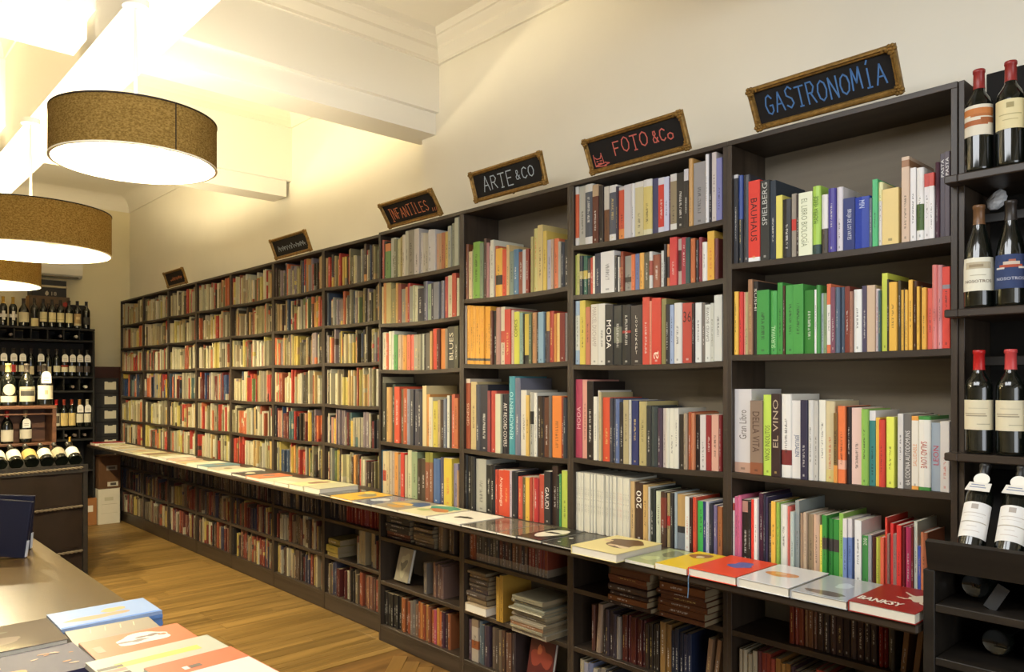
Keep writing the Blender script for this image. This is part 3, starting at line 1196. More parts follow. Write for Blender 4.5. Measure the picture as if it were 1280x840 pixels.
  B(3738,35.6,208,'d86c48'),
  B(3702,35.2,207,'dc6450'),
  B(3662,44.7,205,'9c9480'),
  B(3623,34.3,206,'948c70'),
  B(3598,14.6,208,'c8c4a0'),
  B(3584,14.5,204,'3c342c'),
  B(3550,52.6,211,'5c544c'),
  B(3515,18.9,218,'c89850'),
  B(3482,46.7,230,'cc3c20'),
  B(3445,25.9,225,'5c2c1c'),
  B(3409,47.4,223,'d07c28'),
  B(3374,22.5,222,'8c7c60'),
  B(3332,62.1,230,'302e28',tx=('BLUES', 'c0b8a0', 0.2, 0.85)),
  B(3283,34.9,228,'4c4834'),
 ],
 'D4': [
  B(4026,39.0,392,'9c9478'),
  B(3987,38.6,355,'3c3a30'),
  B(3951,32.7,331,'c89c5c'),
  B(3921,27.0,331,'b8884c'),
  B(3892,32.1,349,'3c4a3c'),
  B(3848,54.9,337,'cc4c2c'),
  B(3805,31.2,325,'6c5c40'),
  B(3768,44.2,329,'b0542c'),
  B(3730,30.5,326,'8c8c98'),
  B(3697,35.2,323,'4c4a4e'),
  B(3662,34.8,323,'545058'),
  B(3625,39.2,312,'444248'),
  B(3586,38.7,347,'d0bc88'),
  B(3550,33.5,298,'c8883c'),
  B(3515,37.8,281,'d0c8a8'),
  B(3472,46.6,259,'c8b434'),
  B(3438,23.0,266,'b09870'),
  B(3410,31.9,266,'4c3a30'),
  B(3383,22.6,272,'707888'),
  B(3360,22.4,289,'d8d4c0'),
  B(3338,22.2,289,'3c3428'),
  B(3314,26.5,295,'c05c40'),
  B(3283,34.9,273,'bc6838'),
 ],
 'D5': [
  B(4028,34.6,263,'3c6c84'),
  B(3992,37.5,257,'c8b890',mb=(0.3, 0.55, 'b04830')),
  B(3957,32.8,259,'c0ac80'),
  B(3927,27.0,261,'bcac94'),
  B(3900,26.8,260,'b09c88'),
  B(3868,37.2,259,'d08c34'),
  B(3831,36.7,246,'8c7c6c'),
  B(3794,36.3,263,'c83828'),
  B(3762,27.7,248,'b4a888'),
  B(3727,43.6,283,'c0bc94'),
  B(3677,54.9,274,'8c9c74'),
  B(3630,39.3,237,'3c3024'),
  B(3589,43.6,240,'44382c'),
  B(3548,38.2,280,'8c5034',tb=(0.2, '888430')),
  B(3512,33.1,282,'8c5c40',tb=(0.2, '888430')),
  B(3466,60.4,249,'4c6898'),
  B(3412,45.7,261,'4c4c68'),
  B(3354,71.6,260,'d4b820'),
  B(3298,39.5,234,'8c84a0'),
  B(3271,15.6,200,'c89868'),
 ],
}



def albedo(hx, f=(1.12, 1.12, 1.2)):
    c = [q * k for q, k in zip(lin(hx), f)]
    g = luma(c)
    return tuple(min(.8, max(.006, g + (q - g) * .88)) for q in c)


def luma(c):
    return .21 * c[0] + .72 * c[1] + .07 * c[2]


BOOKS = []                                   # every upright book of the shop


def upright(xf, yc, zb, w, h, d, col, f, where='', tb=None, bb=None, mb=None, tx=None, stack=0, lean=0.0, turn=0.0, mag=0, flip=0, seed=None, extra=None):
    c = albedo(col, f)
    lv = []
    segs = [(0.0, 1.0, c)]
    if tb:
        segs = [(0, 1 - tb[0], c), (1 - tb[0], 1, albedo(tb[1], f))]
    if bb:
        segs = [(bb[0], segs[0][1], c)] + segs[1:]
        segs.insert(0, (0, bb[0], albedo(bb[1], f)))
    if mb:
        new = []
        for a, b, q in segs:
            lo, hi = max(a, mb[0]), min(b, mb[1])
            if lo < hi:
                if a < lo:
                    new.append((a, lo, q))
                new.append((lo, hi, albedo(mb[2], f)))
                if hi < b:
                    new.append((hi, b, q))
            else:
                new.append((a, b, q))
        segs = new
    r = RND.random()
    ink = (.02, .02, .02) if luma(c) > .16 else (.62, .6, .54)
    if r < .12:
        ink = (.5, .08, .05) if luma(c) > .25 else (.6, .45, .15)
    t0 = h * RND.uniform(.14, .4); t1 = t0 + h * RND.uniform(.25, .5)
    if tx or RND.random() < .12:
        t0 = t1 = 0
    M = Matrix.Translation((xf, yc, zb))
    if lean:
        M = M @ Matrix.Rotation(lean, 4, 'X')
    if turn:
        M = M @ Matrix.Rotation(turn, 4, 'Z')
    b = dict(M=M, w=w, h=h, d=d, segs=segs, ink=ink, par=(t0, min(t1, h * .95), RND.random()), hard=(RND.random() < .35 and w > .012), tx=tx, stack=stack, mag=mag, flip=flip,
             f=f, where=where, col=col, key=extra)
    dist2 = (xf * .677 + yc * .7356) ** 2
    vis = 1.0
    b['area'] = w * h / dist2 * xf / sqrt(xf * xf + yc * yc) * (.4 if zb < .8 else 1)
    BOOKS.append(b)
    return b


def book_geo(mbc, mbp, b, M=None, mi_c=0, mi_p=0):
    w, h, d = b['w'], b['h'], b['d']
    hard = b['hard']
    t = .0026 if hard else .0012
    t = min(t, w * .25)
    r = min(.003, w * .25)
    W2 = w / 2
    if hard:
        prof = [(d, -W2), (.004, -W2), (0, -W2 + r), (-.003, 0), (0, W2 - r), (.004, W2), (d, W2), (d, W2 - t), (t, W2 - t), (t, -W2 + t), (d, -W2 + t)]
        spine = {2: (.92, .5), 3: (.5, .08)}
        spine = {2: (1.0, .5), 3: (.5, 0.0)}
    else:
        prof = [(d, -W2), (.0015, -W2), (0, -W2 + r * .5), (0, W2 - r * .5), (.0015, W2), (d, W2), (d, W2 - t), (t, W2 - t), (t, -W2 + t), (d, -W2 + t)]
        spine = {2: (1.0, 0.0)}
    n = len(prof)
    zs = [s[0] * h for s in b['segs']] + [h]
    base = len(mbc.v)
    pts = [(x, y, z) for z in zs for x, y in prof]
    if M is not None:
        pts = [tuple(M @ Vector(p)) for p in pts]
    mbc.add(pts)
    for k, sg in enumerate(b['segs']):
        a, c = base + k * n, base + (k + 1) * n
        for i in range(n):
            j = (i + 1) % n
            uv = None
            if i in spine:
                u0, u1 = spine[i]
                uv = ((u0, zs[k]), (u0, zs[k + 1]), (u1, zs[k + 1]), (u1, zs[k]))
            mbc.face((a + i, c + i, c + j, a + j), mi_c, sg[2], b['ink'], b['par'], uv)
    top = base + len(b['segs']) * n
    mbc.face([base + i for i in range(n)], mi_c, b['segs'][0][2])
    mbc.face([top + i for i in reversed(range(n))], mi_c, b['segs'][-1][2])
    e = .003 if hard else .0004
    x0, x1, y0, y1, z0, z1 = t, d - e, -W2 + t, W2 - t, e, h - e
    if y1 - y0 > .0008:
        mbp.box(x0, x1, y0, y1, z0, z1, mi_p, M, col=(.5, .5, .5) if mbp is mbc else None)


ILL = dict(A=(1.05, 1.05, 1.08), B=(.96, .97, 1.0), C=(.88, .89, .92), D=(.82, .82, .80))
SHELFNAME = ['top shelf', 'second shelf', 'third shelf', 'fourth shelf', 'fifth shelf']
ORD = 'last|second|third|fourth|fifth|sixth|seventh|eighth|ninth|tenth|eleventh|twelfth|thirteenth|fourteenth|fifteenth|sixteenth|seventeenth|eighteenth|nineteenth|twentieth'.split('|')
TENS = {2: 'twenty', 3: 'thirty', 4: 'forty'}
TENTH = {3: 'thirtieth', 4: 'fortieth', 5: 'fiftieth'}


def ordinal(n):
    if n <= 20:
        return 'first' if n == 1 else ORD[n - 1]
    if n % 10 == 0:
        return TENTH[n // 10]
    return TENS[n // 10] + '-' + ordinal(n % 10)


def colour_name(hx):
    import colorsys
    r, g, b = (int(hx[i:i + 2], 16) / 255 for i in (0, 2, 4))
    h, s, v = colorsys.rgb_to_hsv(r, g, b)
    h *= 360
    if v < .24 or (v < .3 and s < .35):
        return 'black'
    if s < .13:
        return 'white' if v > .8 else 'pale grey' if v > .6 else 'grey'
    if s < .3 and v > .7:
        return 'cream'
    dark = 'dark ' if v < .5 else ''
    if h < 14 or h > 345:
        return (dark + 'red') if s > .5 else 'dusty pink' if v > .6 else 'maroon'
    if h < 40:
        return 'brown' if v < .62 else 'tan' if s < .5 else 'orange'
    if h < 66:
        return 'olive' if v < .62 else 'pale yellow' if s < .5 else 'yellow'
    if h < 165:
        return dark + 'green'
    if h < 200:
        return 'teal'
    if h < 250:
        return ('navy' if v < .45 else 'blue') if s > .3 else 'grey-blue'
    if h < 300:
        return dark + 'purple'
    return dark + 'pink'


NOPRINT = {'SPIELBERG', 'LOVECRAFT', 'DAVID BOWIE', 'GAUDI', 'MARCEL DUCHAMP', 'LEON', 'DARIUM', 'BOX-IE', 'MARINA', 'Arqueologia', 'BRUJA DE LOS VATES', 'GENESIS', 'SURVIVAL', 'MADERA VERDE'}
DOWN = {'BAUHAUS', 'EL LIBRO BIOLOGÍA', 'BRUJA DE LOS VATES', 'MIN', 'JERUSALEN', 'SALAD LOVE', 'GAUDI', 'ART RECORD COVERS', 'MARCEL DUCHAMP', 'BOX-IE', 'Arqueologia', 'DELLA VITA', 'DARIUM', 'SUSHI'}
for key, row in NEAR.items():
    k, lvl = key[0], int(key[1]) - 1
    zb = SHELF[k][lvl]
    ceil_z = (SHELF[k][lvl - 1] - .022) if lvl else TOPN - T
    y0, y1 = NEAR_CASES[k]
    n = len(row)
    prev = 99
    for i, b in enumerate(row):
        b = dict(b)
        yc, w, h, col = b.pop('y'), b.pop('w'), b.pop('h'), b.pop('col')
        w -= .0006
        lo, hi = max(yc - w / 2, y0 + T + .0005), min(yc + w / 2, y1 - T - .0005, prev - .0003)
        if hi - lo < .003:
            continue
        yc, w = (lo + hi) / 2, hi - lo
        prev = lo
        h = min(h, ceil_z - zb - .005)
        d = min(.225, b.pop('d', 0)) or min(.225, max(.15, h * RND.uniform(.68, .84)))
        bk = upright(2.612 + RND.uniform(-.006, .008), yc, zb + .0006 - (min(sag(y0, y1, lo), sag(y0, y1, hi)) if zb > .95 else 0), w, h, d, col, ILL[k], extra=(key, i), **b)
        ordn = ordinal(n - i)
        size = ('thick ' if w > .034 else 'thin ' if w < .0125 else '') or ('tall ' if h > .27 else 'small ' if h < .2 else '')
        nm = colour_name(col)
        txt = b.get('tx')
        lettered = ' lettered ' + txt[0] if txt and txt[0] not in NOPRINT and len(txt[0]) > 1 and len(txt[0].split()) < 3 else ''
        place = '%s from wine-rack end, %s under %s sign' % (ordn, SHELFNAME[lvl], SIGN_OF[k])
        bk['label'] = size + nm + ' book' + lettered + ', ' + place
        if bk['mag']:
            bk['label'] = 'thin cream journal of uniform run, %s from wine-rack end, fifth shelf under FOTO sign' % ordinal(n - i)
            bk['group'] = 'uniform run of cream journals'
            bk['hard'] = False
            bk['par'] = (h * .3, h * .75, .2)
        else:
            bk['group'] = 'books on the %s under the %s sign' % (SHELFNAME[lvl], SIGN_OF[k])

# ---- far run of bookcases: paperbacks shelf by shelf
PAL = ['c8c08c', 'cfc39a', '6c6448', '948c60', '5c5440', 'a89c60', 'd8d0b4', 'd8d0b4', 'b89c6c', 'b89c6c', '8c8464', 'a8a08c', 'c8642c', 'b03424', 'c84838', '3c3428', '3c3428', 'd0b030', 'c8b048', '40506c', '6c7c48', '6c4830', '8a7c84', '4c3c34', 'd89848', '9c9c90']
PALE = ['b0a878', '8c8460', '4c4434', 'a05030', 'd8d0b4', 'd4ccac', 'c8c4a8', 'dcd8c4', 'cfc39a', 'd0c8b0', 'b8b498', 'c8a868', 'd0c060', 'c86838', 'c04030', '5c5444', '948c74', 'b0a080']
MIXED = ['b03424', 'c8642c', 'd8d0b4', '3c3428', '40506c', '2c2c34', 'd0b030', '6c3430', '8a7c84', '4c6c70', 'c8c0a8', '304878', 'a8a08c', '702828', 'c89078']
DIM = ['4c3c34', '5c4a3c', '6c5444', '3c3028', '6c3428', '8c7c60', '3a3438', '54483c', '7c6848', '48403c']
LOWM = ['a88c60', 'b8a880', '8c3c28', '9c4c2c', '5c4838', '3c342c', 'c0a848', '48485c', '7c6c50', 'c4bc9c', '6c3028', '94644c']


def run(xf, y_lo, y_hi, zb, hmax, pal, f, hr=(.7, .96), wr=(.008, .027), dens=1.0, group=None, lean_p=.03, rr=None, clear=.0):
    """fill from y_hi down to y_lo"""
    rr = rr or RND
    y = y_hi - .0008
    while True:
        series = rr.random() < .16
        nrep = rr.randint(2, 5) if series else 1
        col = rr.choice(pal); h0 = hmax * rr.uniform(*hr); w0 = rr.uniform(*wr)
        for _ in range(nrep):
            w = w0 if series else rr.uniform(*wr)
            h = h0 if series else hmax * rr.uniform(*hr)
            if y - w < y_lo + .0006:
                return
            kw = {}
            q = rr.random()
            if q < .1:
                kw['tb'] = (rr.uniform(.08, .3), rr.choice(pal))
            elif q < .2:
                kw['bb'] = (rr.uniform(.1, .35), rr.choice(pal))
            elif q < .28:
                a = rr.uniform(.2, .6); kw['mb'] = (a, a + rr.uniform(.1, .25), rr.choice(pal))
            upright(xf + rr.uniform(.0, .03), y - w / 2, zb + .0006 - (min(sag(y_lo - T, y_hi + T, y), sag(y_lo - T, y_hi + T, y - w)) if zb > .95 else 0), w - .0005, h, min(.21, h * rr.uniform(.62, .78)), col, f, **kw)
            y -= w
            if rr.random() > dens:
                y -= rr.uniform(.02, .06)


rr = random.Random(23)
FILL = (.70, .67, .58)  # dim, warm light of the far bays multiplied into the cover colours
FLOW = (.6, .58, .55)  # far low shelves: covers darkened to carry the shade under the ledge
for i in range(7):
    a, b = FAR_B[i] + T, FAR_B[i + 1] - T
    for r_, z in enumerate(FAR_UP):
        top = (FAR_UP[r_ - 1] - .022) if r_ else TOPF - T
        pal = PALE if (i >= 2 and r_ in (0, 1, 2, 4, 5)) or (r_ == 3 and i < 2) else PAL
        if (r_ == 4 and i <= 1) or (r_ == 3 and i >= 3):
            pal = MIXED
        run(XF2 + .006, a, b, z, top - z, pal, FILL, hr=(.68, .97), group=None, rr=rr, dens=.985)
    for r_, z in enumerate(FAR_LOW):
        top = (FAR_LOW[r_ - 1] - .022) if r_ else .875
        if i == 0 and r_ == 1:
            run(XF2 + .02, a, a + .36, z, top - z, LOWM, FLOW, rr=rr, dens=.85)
            continue
        if i == 0 and r_ == 0:
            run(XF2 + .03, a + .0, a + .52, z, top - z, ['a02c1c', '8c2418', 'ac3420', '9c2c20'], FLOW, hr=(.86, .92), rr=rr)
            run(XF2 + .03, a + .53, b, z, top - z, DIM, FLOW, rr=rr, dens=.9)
            continue
        pal = DIM if r_ == 0 else LOWM
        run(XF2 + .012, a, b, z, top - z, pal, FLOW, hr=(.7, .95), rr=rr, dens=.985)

# ---- below the ledge, near cases
f4 = (.62, .6, .6)  # ledge shade multiplied into the colours of the books beneath


def few(y_hi, cols, zb, w, h, f=f4, lean=0, d=.17, xf=2.62, dh=.012):
    y = y_hi
    for c in cols:
        upright(xf + rr.uniform(0, .012), y - w / 2, zb + .0004 + abs(sin(lean)) * w / 2, w - .001, h + rr.uniform(-dh, dh), d, c, f, lean=lean)
        y -= w / cos(lean) + .0005
    return y


y = few(1.365, ['8c3010', '9c3a14', '90401c', '94602f', '8c5a30', '7c4c2c'], .64, .0165, .195)
y = few(y, ['4a3228', '40302a', '583a30', '4c342e', '3c2c28', '54403a', '4a3030', '463430', '3c2a2a'], .64, .0225, .185)
few(1.052, ['a02818', '8a2018'], .64, .014, .185)
few(1.02, ['4c4438'], .64, .022, .17)
few(.985, ['9c7448'], .64, .018, .175, lean=.09); few(.945, ['8c6840'], .64, .018, .18, lean=.12)
y = few(1.572, ['b8a888', 'c0b494', 'b4a480', 'c4b898'], .37, .018, .2)
y = few(y, ['6c2c28', '8c3020', '9c3820', 'a84024'], .37, .018, .195); y = few(y, ['a87024', 'b07c2c', 'a06c20'], .37, .02, .19)
y = few(y, ['4c3034', '54383c', '9c9078', 'a89c80', '948870'], .37, .018, .18); y = few(y, ['b04424', 'a83c20', '403834'], .37, .022, .19)
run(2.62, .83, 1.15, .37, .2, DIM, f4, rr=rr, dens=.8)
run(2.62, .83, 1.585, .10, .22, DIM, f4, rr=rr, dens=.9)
# under the FOTO case
y = few(2.32, ['6c4030'], .375 - .005, .02, .2); few(2.29, ['b09478'], .37, .026, .21, lean=.07)
y = few(2.255, ['403430', '48383c', '3c3034', '443840', 'a09484'], .37, .02, .195)
y = few(y - .008, ['5c2018', '541c16', '601f18', '5a2218', '581c14', '5c221a', '501a14', '561e18'], .37, .0155, .2, dh=.003)
y = few(y, ['3c2c20', '34281e', '3a3024', '302820'], .37, .018, .2)
y = few(y - .005, ['a07838', '8c6424'], .37, .026, .215)
y = few(y, ['20283c', '2c3040', '1c2438', '30344c', '243050'], .37, .019, .2)
few(1.722, ['9c7854'], .37, .02, .2, lean=.1); few(1.69, ['94704c'], .37, .02, .215, lean=.12)
y = few(2.39, ['c8b890', 'a8a8b8', '8088a8', 'c4bca8', '847c74', '8c8478', '3c3c44'], .10, .026, .2)
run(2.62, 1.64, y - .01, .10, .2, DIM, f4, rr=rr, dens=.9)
# under the ARTE case
y = few(3.195, ['7c5c40'], .64, .018, .2); y = few(y, ['b05820', '9c4c1c'], .64, .019, .2)
for cs in (['5c544c', '48443c', '585850', '3c3834', '4c4c48', '34302c', '6c6858', '545450'], ['6c2c20', '3c2420', '5c3028', '403430'], ['8c5c34', '5c4030', '7c5030', '403028', '6c4c34'], ['8c2c1c', '98341f', '7c4c34', '9c3820', '84281c', '9c4428']):
    for c in cs:
        upright(2.63, y - .011, .6404, .021, .19 + rr.uniform(-.01, .01), .16, c, f4, bb=(.2, 'a89478'))
        y -= .0222
    y -= .008
few(2.935, ['d0a020', 'c89818'], .37, .026, .225, d=.2, xf=2.58)
y = few(3.195, ['6c5460'], .10, .03, .225); upright(2.62, y - .028, .1004, .054, .225, .17, 'c4b8a4', f4, mb=(.3, .5, 'a85c28'), tb=(.18, '9c8468')); y -= .058
y = few(y, ['6c7c84', '54646c'], .10, .022, .22); y = few(y, ['4c3c48'], .10, .04, .215); y = few(y - .02, ['6c5c4c', '54483c', '7c6850', '5c4030', '8c6448', '704c38', '50403c'], .10, .024, .215)
# under the INFANTILES case
few(3.46, ['8c7050', '9c8058'], .64, .02, .19); few(3.36, ['6c5844', '5c4c3c'], .64, .02, .19)
few(3.52, ['84604c', '8c6854', '90705c', '7c5c50', '8c6c5c'], .37, .02, .185, d=.14)
few(3.60, ['7c7468'], .37, .03, .17)
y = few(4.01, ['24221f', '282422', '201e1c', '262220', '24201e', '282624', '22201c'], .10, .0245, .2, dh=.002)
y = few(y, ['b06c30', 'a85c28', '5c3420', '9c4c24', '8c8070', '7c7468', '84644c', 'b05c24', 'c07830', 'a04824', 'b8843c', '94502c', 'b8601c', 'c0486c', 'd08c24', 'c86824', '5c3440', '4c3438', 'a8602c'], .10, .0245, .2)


# piles of books lying flat below the ledge


def pile(yc, n, zb, hl, cols, f=f4, th=(.018, .03), xf=2.60, jit=.02, dpt=.2, top=None):
    z = zb + .0005
    for i in range(n):
        w = rr.uniform(*th)
        if top and z + w > top:
            return
        h = hl * rr.uniform(.88, 1.0); x = xf + rr.uniform(0, jit); ys = yc + rr.uniform(-jit, jit) * .5
        b = upright(x, ys, z, w - .0006, h, dpt, rr.choice(cols), f)
        b['M'] = Matrix.Translation((x, ys + h / 2, z + w / 2)) @ Matrix.Rotation(pi / 2, 4, 'X')
        z += w


OR = ['6c3c20', '5c3420', '7c4020', '4c3024', '8c5020', '50382c', '74401c', '40302a']
pile(2.03, 9, .64, .225, OR, xf=2.52, top=.868); pile(1.775, 9, .64, .235, OR + ['5c2024', '3c2c30'], xf=2.53, top=.86)
pile(3.10, 7, .4155, .16, ['54484c', '6c5c48', '8c7850', '7c6440', 'a88c58', '5c4c40'], top=.60)
b = upright(2.59, 3.1, .37, .045, .17, .2, 'c0b49c', f4, mb=(.3, .55, 'a4602c'), tb=(.2, 'a4682c')); b['M'] = Matrix.Translation((2.59, 3.012 + .172, .371 + .0225)) @ Matrix.Rotation(pi / 2, 4, 'X')
BOOKS.remove(b)
pile(2.66, 10, .37, .235, ['a09878', 'b4ac90', '8c8870', 'a87850', 'b0a488', '9c9c84', '8c7c60'], th=(.012, .026), xf=2.53, jit=.035, top=.6)
pile(3.84, 6, .64, .26, ['5c2c28', '4c2c28', '6c3430', '2c3440', '38303c'], top=.86); pile(3.58, 6, .64, .2, ['54483c', '403830', '8c7858', '483c34', '5c5044'], top=.85)
pile(4.73, 3, .382, .16, ['3c3430', '9c8838', 'a8a080', 'b8a838'], th=(.03, .05), xf=2.67, top=.6)

# ---- build them: the three hundred that show largest one by one, the rest as one mass
FLAT_TOTAL = 46
journals = [b for b in BOOKS if b['mag']]
others = sorted([b for b in BOOKS if not b['mag']], key=lambda b: -b['area'])
labelled = [b for b in others if 'label' in b]
single = labelled[:300 - FLAT_TOTAL] + journals
ids = {id(b) for b in single}
for b in BOOKS:
    if id(b) not in ids:
        continue
    c, p = MB(), MB()
    book_geo(c, p, b)
    nm = 'journal' if b['mag'] else 'book'
    o = c.build(nm, MT['cover'])
    o.matrix_world = b['M']
    tag(o, b['label'], 'magazine' if b['mag'] else 'book', b['group'])
    if p.v:
        p.build('page_block', MT['page'], o)
    if b['tx']:
        s, ink, v0, v1 = b['tx']
        q = MB(); h, w = b['h'], b['w']
        L_ = (v1 - v0) * h; zc = (v0 + v1) / 2 * h; x = -.0036 if b['hard'] else -.0006
        ch = min(w * .56, L_ / max(1, text_mesh(s)[2]) * 1.7)
        if b['stack'] == 1:
            for i_, chh in enumerate(s):
                hh = L_ / len(s)
                put_text(q, chh, (x, 0, zc + L_ / 2 - hh * (i_ + .5)), (0, -1, 0), (0, 0, 1), hh * .55, hh * .72)
        elif b['stack'] == 2:
            put_text(q, s, (x, 0, zc), (0, -1, 0), (0, 0, 1), w * .8, L_)
        elif s in DOWN or (s == 'MODA' and b['key'][0] == 'B3'):
            put_text(q, s, (x, 0, zc), (0, 0, -1), (0, -1, 0), L_, ch)
        else:
            put_text(q, s, (x, 0, zc), (0, 0, 1), (0, 1, 0), L_, ch)
        q.build('spine_lettering', cmat(ink, .5), o)
mass = MB()
nmass = 0
for b in BOOKS:
    if id(b) not in ids:
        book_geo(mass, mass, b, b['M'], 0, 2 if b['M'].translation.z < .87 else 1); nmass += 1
o = mass.build('shelved_books', [MT['cover'], MT['page'], MT['page_shaded']])
tag(o, 'remaining paperbacks and hardbacks filling the far and lower shelves', 'books', kind='stuff')
print('books', len(BOOKS), 'single', len(single), 'mass', nmass)

# ------------------------------------------------------------------ books lying on the ledge


def blob(cx, cy, rx, ry, seed, n=22, rough=.25, a=0.0):
    q = random.Random(seed)
    ph = [q.uniform(0, 6.3) for _ in range(4)]
    out = []
    for i in range(n):
        t = 2 * pi * i / n
        k = 1 + rough * (.5 * sin(2 * t + ph[0]) + .35 * sin(3 * t + ph[1]) + .3 * sin(5 * t + ph[2]))
        x, y = rx * k * cos(t), ry * k * sin(t)
        out.append((cx + x * cos(a) - y * sin(a), cy + x * sin(a) + y * cos(a)))
    return out


def flat_book(label, cx, cy, z, lx, ly, th, col, rot=0.0, rough=.4, hard=True, spine='+y', art=(), group=None, pages=None, words_=(), name='book'):
    """lies flat: lx across (world x), ly along the shelf; art = (points in -.5...5 units, colour)"""
    t = thing(name, label, 'book', (cx, cy, z), (0, 0, rot), group)
    bt = .0026 if hard else .0008
    ov = .003 if hard else .0
    m = MB()
    X, Y = lx / 2, ly / 2
    m.bbox(-X, X, -Y, Y, 0, bt, .0008); m.bbox(-X, X, -Y, Y, th - bt, th, .0008)
    s = spine[1]; sg = 1 if spine[0] == '+' else -1
    if s == 'y':
        a, b = sorted((sg * Y, sg * (Y - bt))); m.box(-X, X, a, b, bt, th - bt)
    else:
        a, b = sorted((sg * X, sg * (X - bt))); m.box(a, b, -Y, Y, bt, th - bt)
    m.build('cover', cmat(col, rough), t)
    p = MB()
    e = {k: ov for k in ('+x', '-x', '+y', '-y')}; e[spine] = bt + .0002
    p.box(-X + e['-x'], X - e['+x'], -Y + e['-y'], Y - e['+y'], bt, th - bt)
    p.build('page_block', pages or cmat('d8d2c2', .9), t)
    zt = th + .0002
    for i, (pts, c) in enumerate(art):
        q = MB(); q.poly([(max(-.49, min(.49, u)) * lx, max(-.49, min(.49, v)) * ly, zt + i * .0001) for u, v in pts]); q.build('cover_picture', cmat(c, rough), t)
    for s_, u, v, L_, H_, c in words_:
        q = MB(); put_text(q, s_, (u * lx, v * ly, zt + .0012), (0, -1, 0), (1, 0, 0), L_ * ly, H_ * lx, bold=.035); q.build('cover_lettering', cmat(c, rough), t)
    return t


LED = .9055
XM = 2.415
rect = lambda u0, u1, v0, v1: [(u0, v0), (u1, v0), (u1, v1), (u0, v1)]
GL = 'flat books along the display ledge'


def ledge(label, y0, y1, th, col, x0=2.275, x1=2.555, **k):
    return flat_book(label, (x0 + x1) / 2, (y0 + y1) / 2, LED, x1 - x0, y1 - y0, th, col, group=GL, **k)


fig = [(blob(.12, -.27, .17, .15, 61, n=26, rough=.35), 'd4c6ae'), (blob(.27, -.36, .1, .12, 62, rough=.4), 'd4c6ae')]
for q_ in ([(.1, -.2), (.16, -.06), (.26, .06), (.28, .045), (.19, -.09), (.15, -.24)], [(.05, -.2), (-.03, -.08), (.0, .06), (.02, .05), (.01, -.08), (.1, -.24)], [(.0, -.3), (-.1, -.34), (-.16, -.47), (-.13, -.48), (-.07, -.37), (.03, -.35)], [(.28, -.3), (.36, -.2), (.44, -.19), (.44, -.21), (.38, -.23), (.32, -.36)]):
    fig.append((q_, 'd4c6ae'))
ledge('dark red hardback with white figure and lettering beside the wine counter', .812, 1.0, .032, '8c1f16', art=fig, words_=[('BANKSY', -.3, .12, .66, .15, 'e4d8c8')])
ledge('glossy grey-white shrink-wrapped book beside the dark red hardback', 1.004, 1.182, .026, 'a8acb0', rough=.1, art=[(blob(-.33, 0, .08, .4, 3), '6c6460'), (blob(.1, -.05, .12, .15, 8), 'c4ccd2')])
ledge('white hardback with an orange oval picture on the ledge', 1.187, 1.368, .03, 'd4d4d4', rough=.15, art=[(blob(.02, .05, .12, .3, 5, rough=.15), 'c88850'), (blob(.05, .1, .06, .1, 6), 'd8a878')])
t = ledge('orange-red hardback with a blue splash and ribbon bookmark', 1.374, 1.562, .03, 'd8482a', art=[(blob(.08, -.1, .16, .22, 7, n=40, rough=.3), '56609c')])
q = MB(); q.tube([(-.13, .085, .004), (-.141, .088, .0035), (-.1455, .088, -.006), (-.146, .087, -.04), (-.147, .089, -.075)], .0018, 6); q.build('ribbon_bookmark', cmat('5c7c98', .6), t)
ledge('yellow paperback with a small brown picture on the ledge', 1.568, 1.702, .022, 'd8b828', hard=False, art=[(blob(.25, .1, .14, .3, 12), '8c5c34'), (blob(.2, .05, .06, .12, 13), 'd8c0a0')])
ledge('pale green glossy thin book between the yellow and cream ones', 1.708, 1.842, .012, 'a4ac7c', rough=.12, hard=False, art=[(blob(.2, -.1, .2, .3, 15), '7c8060'), (blob(-.2, .1, .12, .25, 16), 'bcc48c')])
ledge('thick cream book with a large brown animal picture jutting over the ledge', 1.85, 2.082, .034, 'd8c888', x0=2.235, x1=2.52, art=[(blob(.12, -.05, .26, .36, 18, n=30, rough=.3), '64482c'), (blob(-.08, .0, .05, .1, 19), 'd4b890'), (blob(-.1, -.22, .06, .14, 20), 'd8c09c'), (blob(.12, .3, .05, .1, 21), 'd4b890')])
ledge('charcoal thin book with small white dots on the ledge', 2.09, 2.288, .010, '34322e', rough=.25, art=[(blob(.0, .3, .04, .05, 31, rough=.05), 'd4d0c0'), (blob(-.3, .25, .03, .04, 32, rough=.05), 'c8c4b4'), (blob(.2, -.1, .02, .03, 33, rough=.05), 'b8b4a8'), (blob(-.25, -.3, .03, .04, 34, rough=.05), 'd0ccc0')])
ledge('black book with a big white oval on its cover', 2.292, 2.442, .014, '24221e', rough=.3, art=[(blob(.02, .0, .3, .38, 36, rough=.12, a=.4), 'ded8c4'), (blob(.05, .0, .06, .25, 37, rough=.5), '38342c')])
ledge('narrow glossy grey-brown magazine beside the black oval book', 2.448, 2.572, .008, '6c6450', rough=.06, hard=False)
ledge('wide mirror-glossy grey-brown magazine on the ledge', 2.578, 2.822, .008, '70685a', rough=.05, hard=False, art=[(blob(.15, .15, .2, .2, 40), '544c40')])
ledge('plain white book with a little black emblem on the ledge', 2.832, 3.088, .010, 'e2ddcc', hard=False, art=[(blob(-.05, .0, .1, .16, 42, rough=.6), '3c362c'), (blob(-.02, -.14, .05, .1, 43, rough=.6), '403a30')])
ledge('picture book with green and orange cover beside the plain white one', 3.1, 3.345, .013, 'd0c8a0', hard=False, art=[(blob(.25, .0, .2, .45, 45), '3c8c74'), (blob(.05, -.1, .15, .3, 46), 'b06c38'), (blob(-.1, .2, .1, .2, 47), '98a468')])
